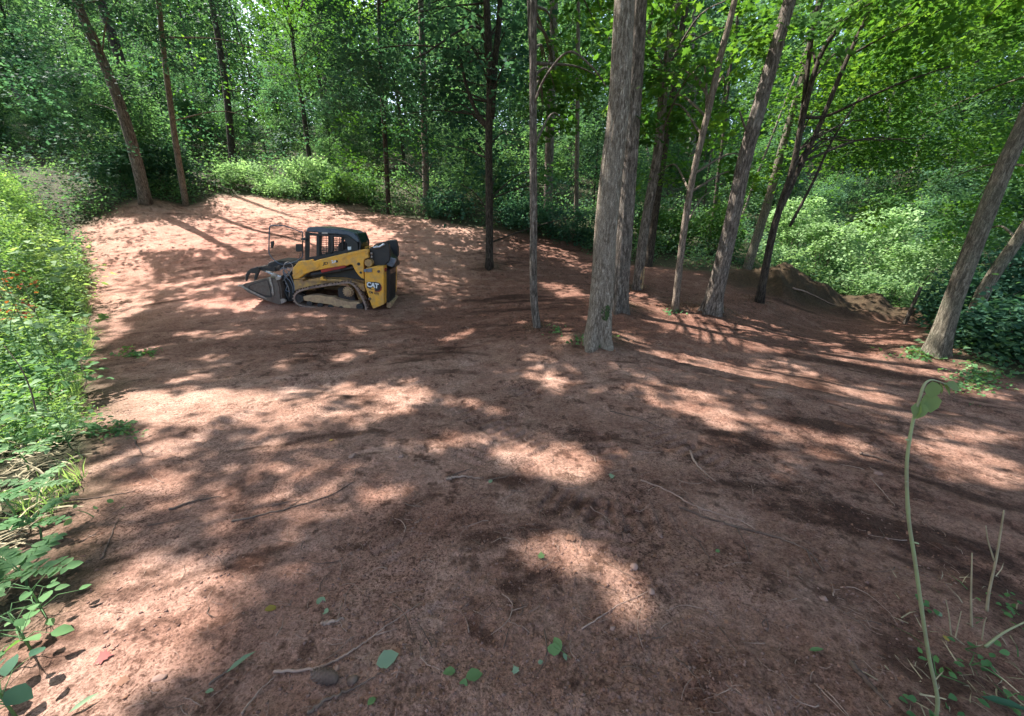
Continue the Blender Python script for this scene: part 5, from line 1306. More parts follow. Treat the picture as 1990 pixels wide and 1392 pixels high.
# ------------------------------------------------------------------ weeds and wire fence on the left
def weeds():
    ac = Acc(); ac2 = Acc(); st = Acc(); gr = Acc()
    n = 9000
    y = 0.3 + rng.uniform(0, 1, n) ** 0.8 * 13.5; d0 = rng.uniform(0, 1, n) ** 1.3 * 5.5
    # left edge of the clearing as x(y)
    ys = np.array([-1, .2, 1.2, 2.4, 4.4, 7.0, 10.0, 12.6, 14]); xs = np.array([-1.75, -1.95, -2.5, -3.55, -5.65, -8.2, -11.3, -14.4, -15.6])
    ex = np.interp(y, ys, xs); x = ex - d0 + 0.2 * rng.normal(0, 1, n) * np.exp(-d0) + 0.7 * fbm(y * 1.2, y * 0 + 3, 401, 2)
    D = y * cp + .6
    k = vnoise(x * .8, y * .8, 402) > 0.25; x, y, d0 = x[k], y[k], d0[k]
    for a, b, dd in zip(x, y, d0):
        g = float(gh(a, b))
        big = 0.34 + 0.85 * np.clip((b - 1.5) / 5, 0, 1) + 1.15 * np.clip((b - 6) / 4, 0, 1)
        top = min(1.0, .18 + dd * .9) * big * (0.55 + .65 * vnoise(np.array([a * .9]), np.array([b * .9]), 403)[0])
        h = top * rng.uniform(.12, 1.0) ** .7
        s = rng.uniform(.030, .055) + .022 * min(1, b / 8)
        m = 20
        tn = .40 + .55 * vnoise(np.array([a * 1.1]), np.array([b * 1.1]), 404)[0] + rng.normal(0, .07)
        kind = ('ovate', 'narrow', 'ovate')[rng.integers(3)] if b < 6 else ('diamond', 'narrow')[rng.integers(2)]
        if rng.uniform() < .12: s *= 1.8; m = 9
        (ac2 if vnoise(np.array([a * .7]), np.array([b * .7]), 407)[0] + rng.normal(0, .12) > .52 else ac).add(*spray((a, b, g + h), rng.uniform(.09, .22), m, s, kind, .5, .65, tn, .2))
        if rng.uniform() < .35:
            e = np.array([a + rng.normal(0, .08), b + rng.normal(0, .08), g + h + .05])
            st.add(*tube([[a, b, g - .02], (np.array([a, b, g]) + e) / 2 + [rng.normal(0, .03), 0, 0], e], [.004, .003, .002], 4, cap=False))
    tag(ac.build('weeds', M['weed']), kind='stuff'); tag(ac2.build('broadleaf_weeds', M['weed_deep']), kind='stuff'); tag(st.build('weed_stems', M['weed']), kind='stuff')
    # grass blades, mostly at the foot of the weeds
    n = 16000; y = 0.2 + rng.uniform(0, 1, n) ** 1.2 * 10; ex = np.interp(y, ys, xs); x = ex + .25 - rng.uniform(0, 1, n) ** 1.6 * 2.5 + .2 * fbm(y * 2, y * 0, 405, 2)
    kk = vnoise(x * 2.2, y * 2.2, 406) > .45; x, y = x[kk], y[kk]; C = np.c_[x, y, gh(x, y) - .005]; m = len(C)
    nrm = rng.normal(0, 1, (m, 3)); nrm[:, 2] = .25
    hd = np.c_[rng.normal(0, .5, (m, 2)), np.full(m, .9)]
    V, F, t = leaves(C, rng.uniform(.07, .22, m), 'blade', .2, rng.uniform(.4, 1, m), hd, 0, nrm)
    gr.add(V, F, t)
    tag(gr.build('grass', M['weed']), kind='stuff')
    dry = Acc(); m = 2200; y = 0.6 + rng.uniform(0, 1, m) ** 1.2 * 5; ex = np.interp(y, ys, xs); x = ex + .15 - rng.uniform(0, 1.2, m)
    C = np.c_[x, y, gh(x, y) + rng.uniform(0, .06, m)]
    hd = np.c_[rng.normal(0, 1, (m, 2)), rng.normal(0, .15, m)]
    V, F, t = leaves(C, rng.uniform(.1, .3, m), 'blade', .4, None, hd, 0)
    dry.add(V, F, t); tag(dry.build('dry_grass', M['straw']), kind='stuff')
weeds()

def fence():
    P = [(-3.6, .6), (-4.7, 2.4), (-6.4, 4.2), (-8.6, 6.3), (-11.6, 9.0), (-14.6, 11.6)]
    P = smooth_path(np.c_[np.array(P), np.zeros(len(P))], 300)[:, :2]
    L = np.r_[0, np.cumsum(np.linalg.norm(np.diff(P, axis=0), axis=1))]
    zg = gh(P[:, 0], P[:, 1])
    f = empty('wire_fence', (P[0][0], P[0][1], float(zg[0]))); tag(f, 'rusty grey wire mesh fence half buried in the weeds on the left', 'fence')
    ac = Acc()
    H = 1.15
    def pt(s, h):
        x = np.interp(s, L, P[:, 0]); y = np.interp(s, L, P[:, 1]); z = np.interp(s, L, zg)
        sag = .05 * math.sin(s * 1.7) + .03 * math.sin(s * 5.1 + 1)
        return np.array([x + sag * h, y + .06 * math.sin(s * 2.3 + 1) * h, z + h * (1 - .10 * (1 + math.sin(s * .9))) ])
    for h in np.arange(0.05, H + .01, .1):
        ac.add(*tube(np.array([pt(s, h) for s in np.linspace(0, L[-1], 150)]), .0018, 4, cap=False))
    for s in np.arange(0, L[-1], .075):
        ac.add(*tube(np.array([pt(s, h) for h in (0.02, .3, .6, .9, H)]), .0016, 3, cap=False))
    ac.build('wire_mesh', M['fence_wire'], f)
    for s in np.arange(.4, L[-1], 2.6):
        a = pt(s, -.1); b = pt(s, 1.35); p = Acc(); p.add(*tube([a, (a + b) / 2, b], [.022, .022, .02], 8)); p.build('post', M['fence_post'], f, True)
M['fence_wire'] = simple('fence_wire', (0.42, 0.43, 0.44), 0.4, metal=.6, dirt=(0.25, 0.17, 0.12), dirt_amt=.2)
M['fence_post'] = simple('fence_post', (0.16, 0.17, 0.15), 0.6, metal=.2, dirt=(0.2, 0.12, 0.08), dirt_amt=.3)
fence()

def in_front(px, py, D): return at(px, py, D)
def stem_to(px, py, D, lean=(0, 0)):
    tip = at(px, py, D); g = float(gh(tip[0] + lean[0], tip[1] + lean[1])); return np.array([tip[0] + lean[0], tip[1] + lean[1], g - .02]), tip

def pinnate(acc_leaf, acc_stem, base, direction, length, npairs, lw, tint, droop=.35, up=None):
    d = np.array(direction, float); d /= np.linalg.norm(d)
    pts = []; p = np.array(base, float); v = d.copy()
    for i in range(12):
        pts.append(p.copy()); p = p + v * length / 11; v[2] -= droop * .12; v /= np.linalg.norm(v)
    pts = np.array(pts); acc_stem.add(*tube(pts, np.linspace(.0028, .0010, 12), 5, cap=False))
    for i in range(npairs):
        f = .14 + .86 * i / (npairs - 1); c = np.array([np.interp(f * 11, range(12), pts[:, k]) for k in range(3)])
        j = min(10, int(f * 11)); t = pts[j + 1] - pts[j]; t /= np.linalg.norm(t); side = np.cross(t, [0, 0, 1]); side /= np.linalg.norm(side) + 1e-9
        nrm = np.cross(side, t); sz = lw * (1 - .55 * abs(f - .45) ** 1.2)
        for sg in (-1, 1):
            h = side * sg + t * .35
            V, F, ti = leaves(c[None], sz, 'ovate', .10, np.array([tint + rng.normal(0, .07)]), h[None], .1, nrm[None])
            acc_leaf.add(V, F, ti)

def compound_plant(px, py, D, n, ln, label, mat='weed_deep', tint=.6, lw=.050, npairs=11):
    b, tip = stem_to(px, py, D); t = empty('compound_leaf_plant', tuple(b)); tag(t, label, 'plant', 'plants with feathery compound leaves in the weeds')
    st = Acc(); lf = Acc(); st.add(*tube([b, (b + tip) / 2 + [.02, .01, 0], tip], [.006, .005, .003], 6))
    for i in range(n):
        lf = Acc(); a = 6.283 * i / n + rng.normal(0, .35); s = tip - [0, 0, (tip[2] - b[2]) * .35 * rng.uniform()]
        pinnate(lf, lf, s, (math.cos(a), math.sin(a), .35), ln * rng.uniform(.75, 1.1), npairs, lw, tint); lf.build('frond', M[mat], t)
    st.build('stem', M['weed'], t)
compound_plant(22, 1095, 1.95, 5, .27, 'feathery leaved plant with the broadest bright leaves, near the bottom left edge', tint=.75, lw=.065, npairs=10)
compound_plant(55, 1005, 2.3, 4, .22, 'feathery leaved plant just above the broad bright one at the left edge', tint=.55)
compound_plant(60, 940, 2.65, 4, .25, 'feathery leaved plant with yellow green tips leaning over the dirt', 'weed', tint=.6, lw=.045)
compound_plant(30, 872, 2.95, 4, .32, 'pale feathery frond plant beside the dry grass tuft', tint=.85, lw=.045, npairs=14)
compound_plant(-5, 955, 2.35, 4, .25, 'feathery leaved plant cut by the left edge of the picture', tint=.5)

def broad_plant(px, py, D, n, sz, label, mat, tint, spread=.3, name='broadleaf_plant', kind='ovate', hang=.2):
    b, tip = stem_to(px, py, D); t = empty(name, tuple(b)); tag(t, label, 'plant')
    st = Acc(); lf = Acc(); st.add(*tube([b, (b + tip) / 2, tip], [.005, .004, .002], 6))
    C = []; Hd = []
    for i in range(n):
        f = rng.uniform(.25, 1); s = b + (tip - b) * f; a = rng.uniform(0, 6.28); q = spread * rng.uniform(.3, 1) * (1.2 - .5 * f)
        e = s + [math.cos(a) * q, math.sin(a) * q, .25 * q]; st.add(*tube([s, (s + e) / 2 + [0, 0, .03], e], [.0022, .0018, .001], 4, cap=False))
        C.append(e); Hd.append((math.cos(a), math.sin(a)))
    lf.add(*leaves(np.array(C), sz, kind, .35, np.clip(tint + rng.normal(0, .1, n), 0, 1), np.array(Hd), hang))
    st.build('stem', M['weed'], t); lf.build('foliage', M[mat], t)
broad_plant(-25, 1315, 1.35, 9, .08, 'dark glossy leaved plant in the bottom left corner', 'leaf_cool', .75, .14)
broad_plant(15, 1190, 1.6, 14, .06, 'small broad leaved plant above the dark glossy one in the bottom left corner', 'weed_deep', .55, .16)
broad_plant(110, 700, 4.4, 60, .10, 'bushy bright green plant spilling over the dirt edge below the fence', 'weed_deep', .6, .42)
broad_plant(55, 1140, 1.8, 14, .05, 'low broad leaved plant with oval leaves at the edge of the near dirt', 'weed_deep', .75, .16)
broad_plant(105, 800, 3.3, 60, .05, 'bright yellow green plant glowing in the sun at the edge of the dirt', 'weed', .8, .32)
broad_plant(60, 620, 5.4, 60, .11, 'tall light green plant in front of the bent wire mesh', 'weed', .7, .55)
broad_plant(110, 470, 8.5, 90, .12, 'tall pale weed bush at the far end of the left weeds', 'weed', .85, .8)

def vine(px_pts, D0, D1, n, sz, label, mat, tint):
    q = [at(a, b, D0 + (D1 - D0) * k / (len(px_pts) - 1)) for k, (a, b) in enumerate(px_pts)]
    g = q[0].copy(); g[2] = float(gh(g[0], g[1])) - .02; q = [g] + q
    t = empty('vine', tuple(q[0])); tag(t, label, 'vine'); st = Acc(); lf = Acc(); s = smooth_path(q, 40); st.add(*tube(s, np.linspace(.005, .0015, 40), 6))
    k0 = 14; idx = rng.integers(k0, 40, n); a = rng.uniform(0, 6.28, n); C = s[idx] + np.c_[np.cos(a), np.sin(a), rng.normal(0, .4, n)] * .05
    lf.add(*leaves(C, sz, 'maple' if sz > .1 else 'ovate', .35, np.clip(tint + rng.normal(0, .1, n), 0, 1), np.c_[np.cos(a), np.sin(a)], .35))
    st.build('stem', M['weed'], t); lf.build('foliage', M[mat], t)
vine([(20,640),(60,560),(110,530),(150,520)], 4.6, 5.0, 16, .14, 'trailing vine with large drooping leaves over the wire fence', 'weed', .75)
vine([(60,680),(110,620),(160,610),(215,625)], 4.6, 4.9, 16, .12, 'vine with heart shaped leaves reaching out over the shaded dirt', 'weed', .7)
vine([(0,520),(40,490),(90,500),(130,480)], 4.2, 5.2, 18, .13, 'yellow green vine leaves above the red leaved creeper', 'weed', .9)

def red_creeper():
    b, tip = stem_to(40, 540, 4.6); t = empty('red_leaved_creeper', tuple(b)); tag(t, 'creeper with small orange red leaves hanging on the wire fence', 'creeper')
    st = Acc(); lf = Acc(); n = 70; st.add(*tube([b, tip], [.004, .002], 5))
    C = np.array([at(rng.uniform(-20, 70), rng.uniform(525, 625), rng.uniform(4.3, 5.0)) for _ in range(n)])
    for c in C[::4]: st.add(*tube([b + (tip - b) * .7, c], [.002, .001], 4, cap=False))
    lf.add(*leaves(C, .045, 'ovate', .6, rng.uniform(0, 1, n)))
    st.build('stem', M['twig'], t); lf.build('foliage', M['leaf_red'], t)
M['leaf_red'] = leaf_mat('leaf_red', (0.26, 0.045, 0.025), (0.34, 0.09, 0.04), (0.34, 0.17, 0.05), .3, tcol=(1.1, .8, .5))
red_creeper()
def bent_stem(name, pts, D, w, mat, label, cat):
    q = [at(a, b, D) for a, b in pts]; t = empty(name, tuple(q[0])); tag(t, label, cat)
    Acc().add(*tube(smooth_path(q, 30), np.linspace(w, w * .4, 30), 6)).build('stem', M[mat], t, True)
bent_stem('bare_vine', [(160,765),(168,740),(160,715),(157,700),(172,688),(180,680)], 4.6, .006, 'twig_pale', 'bare pale vine stem dangling at the edge of the weeds', 'vine')
bent_stem('dark_stem', [(70,800),(60,760),(40,715),(8,672)], 3.4, .007, 'twig', 'dark bare stem arching up beside the wire fence', 'stem')

# ------------------------------------------------------------------ the tall green shoot on the right
def green_shoot():
    foot = gpf(1826, 1396); y0 = foot[1]
    pts = [(1822,1360),(1806,1280),(1792,1190),(1778,1090),(1766,1010),(1762,930),(1764,880),(1774,820),(1787,775),(1796,748),(1808,739),(1822,741),(1838,747)]
    q = [foot - [0, 0, .05]] + [at_y(a, b, y0) for a, b in pts]
    t = empty('green_shoot', tuple(foot)); tag(t, 'tall bare green shoot with drooping leaves at its bent tip, right foreground', 'shoot')
    s = smooth_path(q, 80); st = Acc(); st.add(*tube(s, np.r_[np.linspace(.0058, .0030, 60) * (1 + .16 * (np.arange(60) % 13 == 6)), np.linspace(.0030, .0010, 20)], 12, .03, 4))
    for k in (18, 27, 36, 45, 52):     # leaf scars
        a = rng.uniform(0, 6.28); st.add(*tube([s[k], s[k] + [math.cos(a) * .014, math.sin(a) * .014, .004]], [.003, .002], 6))
    st.build('stem', M['shoot'], t, True)
    lf = Acc()
    for (a, b, dy, sz, hd, nr) in [(1790,780,.0,.06,(-.1,0,-1),(-.6,-.6,.1)),(1812,741,.0,.05,(.35,-.1,-1),(-.3,-1,.1)),(1832,744,.01,.055,(.7,.1,-.8),(.1,-1,.3)),(1798,768,-.01,.051,(.05,-.1,-1),(-.5,-1,.1)),(1792,774,.02,.052,(-.2,0,-1),(.5,-1,.2)),(1806,762,.02,.07,(.25,.1,-1),(-.5,-1,.3)),(1838,746,0,.06,(.9,-.1,-.45),(.2,-.6,.8)),(1826,742,.02,.045,(.5,.2,-.7),(.3,-1,.3)),(1789,782,0,.05,(-.2,0,-1),(.9,-.5,.1))]:
        c = at_y(a, b, y0 + dy); V, F, ti = leaves(c[None], sz * .8, ('ovate', 'narrow')[int(sz * 1000) % 2], .12, np.array([.5]), np.array([hd]) * 3, 0, np.array([nr], float)); Acc().add(V, F, ti).build('leaf', M['shoot_leaf'], t)
M['shoot'] = simple('shoot_skin', (0.24, 0.285, 0.135), 0.45, dirt=(0.20, 0.19, 0.11), dirt_amt=.4, bump=.1)
M['shoot_leaf'] = leaf_mat('shoot_leaf', (0.13, 0.185, 0.08), (0.165, 0.225, 0.10), (0.20, 0.27, 0.13), .4)
green_shoot()

def stalk(pts, w, label, mat='straw', side=()):
    foot = gpf(*pts[0]); y0 = foot[1]; q = [foot] + [at_y(a, b, y0) for a, b in pts[1:]]
    t = empty('dry_stalk', tuple(foot)); tag(t, label, 'stalk', 'dry stalks standing at the lower right'); st = Acc()
    st.add(*tube(smooth_path(q, 24), np.linspace(w, w * .45, 24), 7, .1, 2))
    for sd in side: st.add(*tube(smooth_path([at_y(a, b, y0) for a, b in sd], 10), np.linspace(w * .6, w * .3, 10), 5))
    st.build('stem', M[mat], t, True)
stalk([(1913,1195),(1922,1150),(1936,1085),(1945,1030),(1951,992)], .006, 'tall dry pale stalk with a pointed tip, right of the green shoot', side=[[(1932,1090),(1920,1050),(1916,1022)]])
stalk([(1884,1225),(1887,1160),(1889,1075)], .0048, 'straight grey dry stalk between the green shoot and the tall pale stalk')
stalk([(1848,1235),(1844,1195),(1838,1165)], .0035, 'short dry stalk just right of the green shoot')
stalk([(1856,1240),(1864,1205),(1868,1188)], .003, 'thin dry stalk leaning right, second short one from the green shoot')
stalk([(1905,1250),(1912,1215),(1917,1200)], .003, 'short dry stalk at the foot of the tall pale stalk')
stalk([(1913,1260),(1950,1230),(2000,1205)], .006, 'green brown stalk leaning to the right edge of the picture', 'shoot')

def ground_patch_plants():
    ac = Acc(); n = 30
    for i in range(n):
        p = gp(1760 + 240 * rng.uniform() ** .8, 1150 + 240 * rng.uniform() ); 
        if rng.uniform() < .5: ac.add(*spray(p + [0, 0, .03], .05, 6, .028, 'ovate', .5, .6, .3 + rng.normal(0, .15), .2))
        else: 
            m = 3; C = np.repeat(p[None], m, 0); V, F, t = leaves(C, .10, 'blade', .4, rng.uniform(0, .6, m), np.c_[rng.normal(0, .8, (m, 2)), np.full(m, .5)], 0); ac.add(V, F, t)
    for (px, py, rx, ry, m_) in [(1075,645,18,10,14),(1310,608,22,6,12),(1150,668,38,10,50),(225,840,30,14,50),(270,690,40,8,50),(1900,740,70,30,160),(1790,690,60,12,80)]:
        for i in range(m_):
            p = gp(px + rng.normal(0, .5) * rx, py + rng.normal(0, .5) * ry); s = .02 + .006 * p[1]
            ac.add(*spray(p + [0, 0, .02], .05, 4, s, 'ovate', .5, .6, .6 + rng.normal(0, .15), .2))
    tag(ac.build('low_weeds', M['weed_deep']), kind='stuff')
ground_patch_plants()

# ------------------------------------------------------------------ sticks, roots, fallen leaves, stones
def stick(pts, w, label, mat='twig', lift=None, side=(), name='stick', cat='stick'):
    q = [gpf(*p) for p in pts]; 
    lift = w * .7 if lift is None else lift
    P = smooth_path(q, max(12, 8 * len(q))); P[:, 2] = gh(P[:, 0], P[:, 1]) + fine_h(P[:, 0], P[:, 1]) * .6 + lift + np.abs(rng.normal(0, .001, len(P)))
    P[:, :2] += rng.normal(0, w * .35, (len(P), 2))
    t = empty(name, tuple(P[0])); tag(t, label, cat); ac = Acc()
    ac.add(*tube(P, np.linspace(w, w * .35, len(P)), 7, .15, len(label)))
    for sd in side:
        S = smooth_path([gpf(*p) for p in sd], 12); S[:, 2] += lift; ac.add(*tube(S, np.linspace(w * .6, w * .25, 12), 5, .1, 3))
    ac.build('shaft', M[mat], t, True)
ST = [
 ([(450,1016),(500,1005),(560,990),(640,965),(690,938)], .008, 'long thin dark stick lying across the near left dirt', 'twig', [[(560,990),(590,968)]]),
 ([(1245,935),(1300,958),(1355,988),(1440,1015),(1468,1030)], .0075, 'long thin branch, upper of the two parallel ones on the right dirt', 'twig_pale', [[(1355,988),(1362,1003)]]),
 ([(1318,988),(1400,1018),(1460,1032),(1520,1050),(1568,1075),(1600,1112)], .008, 'long curved root, lower of the two parallel ones on the right dirt', 'twig', [[(1430,1022),(1448,1060),(1456,1090)],[(1566,1072),(1580,1105)]]),
 ([(1340,876),(1352,903),(1368,920),(1390,938)], .010, 'short thick bent stick above the two long branches', 'twig_pale', []),
 ([(868,934),(896,928),(934,932)], .012, 'short pale stick beside a dark split piece near the middle', 'twig_pale', []),
 ([(866,932),(888,922),(916,912)], .007, 'dark split stick touching the short pale one near the middle', 'twig', []),
 ([(262,858),(270,872),(278,886)], .008, 'short dark stick near the grass tuft at the left', 'twig', []),
 ([(200,1088),(214,1050),(232,1010)], .006, 'straight dark stick pointing up the slope beside the weeds', 'twig', []),
 ([(535,1308),(610,1300),(660,1282),(700,1255),(730,1235),(820,1172)], .006, 'long wavy root running over the near dirt above the pine cone', 'twig_pale', [[(730,1235),(772,1222)]]),
 ([(626,1218),(668,1205)], .010, 'short snapped stick below the pair of grey green leaves', 'twig_pale', []),
 ([(1670,884),(1700,890),(1728,900)], .014, 'short dark rotten stick on the far right dirt', 'twig', []),
 ([(1530,1110),(1530,1150),(1545,1172),(1562,1184)], .004, 'pale forked rootlet near the right of the near dirt', 'twig_pale', [[(1545,1172),(1520,1180)]]),
 ([(600,1392),(640,1362),(690,1338),(742,1310)], .007, 'root at the bottom edge below the pine cone', 'twig', []),
 ([(470,1392),(500,1350),(540,1312)], .005, 'thin pale root bending down to the bottom edge', 'twig_pale', []),
 ([(1652,1292),(1690,1335),(1722,1372)], .012, 'thick dark stick in the bottom right near the corner leaf', 'twig', []),
 ([(330,992),(380,975),(430,966)], .009, 'dark twig in the damp soil on the left', 'twig', []),
 ([(1130,1225),(1200,1180),(1262,1150)], .004, 'thin pale root below the small near sun patch', 'twig_pale', []),
 ([(1690,930),(1720,960),(1740,985)], .004, 'thin pale twig right of the long branches', 'twig_pale', []),
 ([(945,935),(990,925),(1010,905)], .004, 'thin twig in front of the right sun patch', 'twig', []),
 ([(1540,560),(1580,575),(1625,595)], .022, 'fallen grey branch lying below the forked tree', 'twig_pale', []),
 ([(405,1330),(440,1305),(478,1282)], .005, 'thin stick under the long torn leaf at the bottom left', 'twig', []),
 ([(1310,1280),(1345,1310),(1370,1352)], .004, 'short root beside the three leaf sprig', 'twig', []),
 ([(130,975),(200,968),(262,958)], .006, 'thin dark stick lying at the edge of the weeds', 'twig', []),
 ([(1185,800),(1240,815),(1300,838)], .007, 'faint twig across the far sun streaks', 'twig', []),
]
for pts, w, lab, m_, sd in ST: stick(pts, w, lab, m_, side=sd)

def fallen(px, py, ang, sz, label, mat, kind='ovate', n=1, curl=.2, lift=.012, tint=.5, tilt=.12, name='fallen_leaf', spread=1.0, aspect=1):
    p = gpf(px, py, lift); t = empty(name, tuple(p)); tag(t, label, 'leaf'); ac = Acc()
    for i in range(n):
        a = ang + (i - (n - 1) / 2) * spread; h = np.array([[math.cos(a), math.sin(a), 0.0]])
        V, F, ti = leaves((p - h[0] * 0)[None], sz * .72, kind, tilt + .12, np.array([tint]), h * 6, 0, np.array([[0, -.25, 1.0]])); ac.add(V, F, ti)
    if n > 1: ac.add(*tube([p, p - [math.cos(ang) * sz * .6, math.sin(ang) * sz * .6, .005]], [.0018, .0012], 5))
    ac.build('blade', M[mat], t)
M['leaf_pale'] = leaf_mat('fallen_leaf_pale', (0.14, 0.19, 0.12), (0.18, 0.25, 0.155), (0.22, 0.29, 0.18), .25)
M['leaf_fresh'] = leaf_mat('fallen_leaf_fresh', (0.09, 0.15, 0.06), (0.12, 0.20, 0.08), (0.15, 0.24, 0.10), .3)
M['leaf_brown'] = leaf_mat('fallen_leaf_brown', (0.13, 0.07, 0.045), (0.22, 0.12, 0.08), (0.30, 0.17, 0.11), .2, tcol=(1.2, 1, .8))
M['leaf_rust'] = leaf_mat('fallen_leaf_rust', (0.25, 0.09, 0.075), (0.30, 0.11, 0.095), (0.34, 0.14, 0.12), .15, tcol=(1.1, .9, .8))
M['leaf_yellow'] = leaf_mat('fallen_leaf_yellow', (0.24, 0.18, 0.04), (0.30, 0.23, 0.06), (0.34, 0.27, 0.09), .3, tcol=(1.2, 1.1, .6))
FL = [
 (618, 1166, -.55, .105, 'large grey green fallen leaf above a paler one', 'leaf_pale', 'ovate', 1), (640, 1196, 2.9, .062, 'small pale folded leaf below the large grey green one', 'leaf_pale', 'ovate', 1),
 (732, 1296, .5, .105, 'single pale green oval leaf near the pine cone', 'leaf_pale', 'ovate', 1), (886, 1308, 3.3, .085, 'glossy green leaf left of the three leaf sprig', 'leaf_fresh', 'ovate', 1),
 (905, 1322, .35, .10, 'striped green leaf of the sprig at the bottom middle, upper one', 'leaf_fresh', 'ovate', 1), (905, 1324, -1.75, .095, 'striped green leaf of the sprig at the bottom middle, lower one', 'leaf_fresh', 'ovate', 1),
 (1090, 1270, 2.5, .08, 'bright green torn pair of leaves right of the three leaf sprig', 'leaf_fresh', 'ovate', 2), (1094, 1274, -.9, .05, 'small pale leaf scrap beside the torn pair', 'leaf_pale', 'ovate', 1),
 (1052, 1090, 1.4, .05, 'tiny green leaf in the near sun patch', 'leaf_fresh', 'maple', 1), (440, 1310, .75, .16, 'long narrow grey green torn leaf at the bottom left', 'leaf_pale', 'narrow', 1),
 (515, 1192, .6, .075, 'yellowing leaf among grass bits left of the grey green leaf', 'leaf_yellow', 'ovate', 1), (1570, 1268, 0.05, .11, 'dark green leaf lying on the right near dirt', 'leaf_fresh', 'narrow', 1),
 (190, 1283, .4, .085, 'reddish dead leaf in the bottom left sunlight', 'leaf_rust', 'maple', 1), (135, 1392, .95, .10, 'pale green leaf at the bottom left edge', 'leaf_pale', 'narrow', 1),
 (640, 860, .3, .05, 'small yellow leaf on the middle sun band', 'leaf_yellow', 'ovate', 1), (950, 942, 1.0, .07, 'small grey leaf beside the short pale stick', 'leaf_pale', 'ovate', 1),
 (1184, 931, .2, .07, 'small pale leaf on the tread marks', 'leaf_pale', 'maple', 1), (1107, 1052, 1.2, .065, 'curled brown leaf at the top of the near sun patch', 'leaf_brown', 'maple', 2),
 (1390, 1076, .4, .05, 'small green leaf below the two long branches', 'leaf_fresh', 'ovate', 1), (400, 1348, .3, .04, 'small pale leaf scrap near the long torn leaf', 'leaf_pale', 'ovate', 1),
 (1004, 1310, 1.9, .045, 'small grey leaf scrap right of the three leaf sprig', 'leaf_pale', 'maple', 1), (715, 1375, .9, .06, 'dark green leaf at the bottom edge below the pine cone', 'leaf_fresh', 'ovate', 1),
 (1835, 1245, .4, .05, 'orange fallen leaf at the foot of the dry stalks', 'leaf_yellow', 'maple', 1), (1815, 1205, .2, .045, 'small pale green leaf behind the green shoot', 'leaf_pale', 'ovate', 1),
 (1045, 1290, .2, .03, 'tiny pale leaf scrap below the torn pair', 'leaf_pale', 'ovate', 1), (765, 1285, .9, .07, 'curled brown leaf behind the pale oval leaf', 'leaf_brown', 'maple', 1),
 (230, 1330, .5, .07, 'brown dead leaf in the bottom left corner sunlight', 'leaf_brown', 'maple', 1), (120, 1050, .4, .08, 'brown dead leaf under the weeds on the left', 'leaf_brown', 'maple', 1),
 (1900, 1362, -.55, .22, 'big dark green blade shaped leaf in the bottom right corner', 'leaf_cool', 'narrow', 1),
]
for a in FL: fallen(*a)

def rock(px, py, r, label, mat='stone', squash=.7, name='stone', cat='stone', seed=0, ax=1.3):
    p = gpf(px, py); bm = bmesh.new(); bmesh.ops.create_icosphere(bm, subdivisions=3, radius=1.0)
    V = np.array([v.co[:] for v in bm.verts]); 
    nz = fbm(V[:, 0] * 1.3 + seed * 3.1, V[:, 1] * 1.3 + V[:, 2] * 1.7, seed, 3)
    V = V * (1 + 1.1 * nz)[:, None] * [ax, 1, squash] * r
    F = np.array([[v.index for v in f.verts] for f in bm.faces]); bm.free()
    o = np_mesh(name, V, F, M[mat], None, True); o.location = (p[0], p[1], p[2] + r * squash * .12); o.rotation_euler = (0, 0, seed * 1.3); tag(o, label, cat)
rock(685, 888, 0.0272, 'pale stone lying alone on the middle sun patches', ax=1.5, squash=.6, seed=1)
rock(1232, 1106, 0.0192, 'pinkish stone right of the near sun patch', seed=2, squash=.9, ax=1.0)
rock(1265, 1153, 0.0152, 'grey brown stone below the pinkish stone', seed=3)
rock(686, 1322, 0.0176, 'round smooth brown nut beside the pine cone', 'twig', .75, 'nut', 'nut', 4, 1.1)
rock(1190, 1222, 0.0112, 'small pale pebble in front of the near dirt sun patch', seed=5)
rock(1284, 1042, 0.0144, 'dark soil lump near the two long branches', 'clod', seed=6, cat='clod')
rock(1705, 922, 0.0240, 'dark soil lump on the far right dirt', 'clod', seed=7, cat='clod')
rock(780, 890, 0.0176, 'small pale lump right of the pale stone', seed=8)
rock(1600, 1166, 0.0160, 'grey pebble near the pale forked rootlet', seed=9)
rock(308, 1320, 0.0192, 'pinkish stone in the bottom left sunlight', seed=10, ax=1.4, squash=.5)
rock(655, 1302, 0.0096, 'small pale chip beside the brown nut', 'stone', .5, seed=11)

def pine_cone(px, py):
    p = gpf(px, py, .02); t = empty('pine_cone', tuple(p)); tag(t, 'closed brown pine cone lying at the bottom left of the middle', 'pine cone')
    ac = Acc(); L = .105; ax = np.array([-1, .15, 0.05]); ax /= np.linalg.norm(ax); s = np.linspace(0, 1, 14)
    core = p + ax * L * (s[:, None] - .5); ac.add(*tube(core, .021 * np.sin(np.clip(s * .9 + .08, 0, 1) * math.pi) ** .6 + .003, 12))
    u = np.cross(ax, [0, 0, 1]); u /= np.linalg.norm(u); w = np.cross(u, ax)
    for i in range(96):
        f = (i + .5) / 96; a = i * 2.39996; r = .022 * math.sin(min(1, f * .9 + .06) * math.pi) ** .6 + .004; c = p + ax * L * (f - .5)
        nrm = math.cos(a) * u + math.sin(a) * w; e = c + nrm * r; tg = np.cross(nrm, ax)
        V = [e - tg * .006, e + tg * .006, e + ax * .009 + tg * .003 + nrm * .003, e + ax * .009 - tg * .003 + nrm * .003, e + nrm * .004 + ax * .003]
        ac.add(np.array(V), np.array([(0, 1, 4), (1, 2, 4), (2, 3, 4), (3, 0, 4)]))
    ac.build('scales', M['twig'], t)
pine_cone(634, 1322)

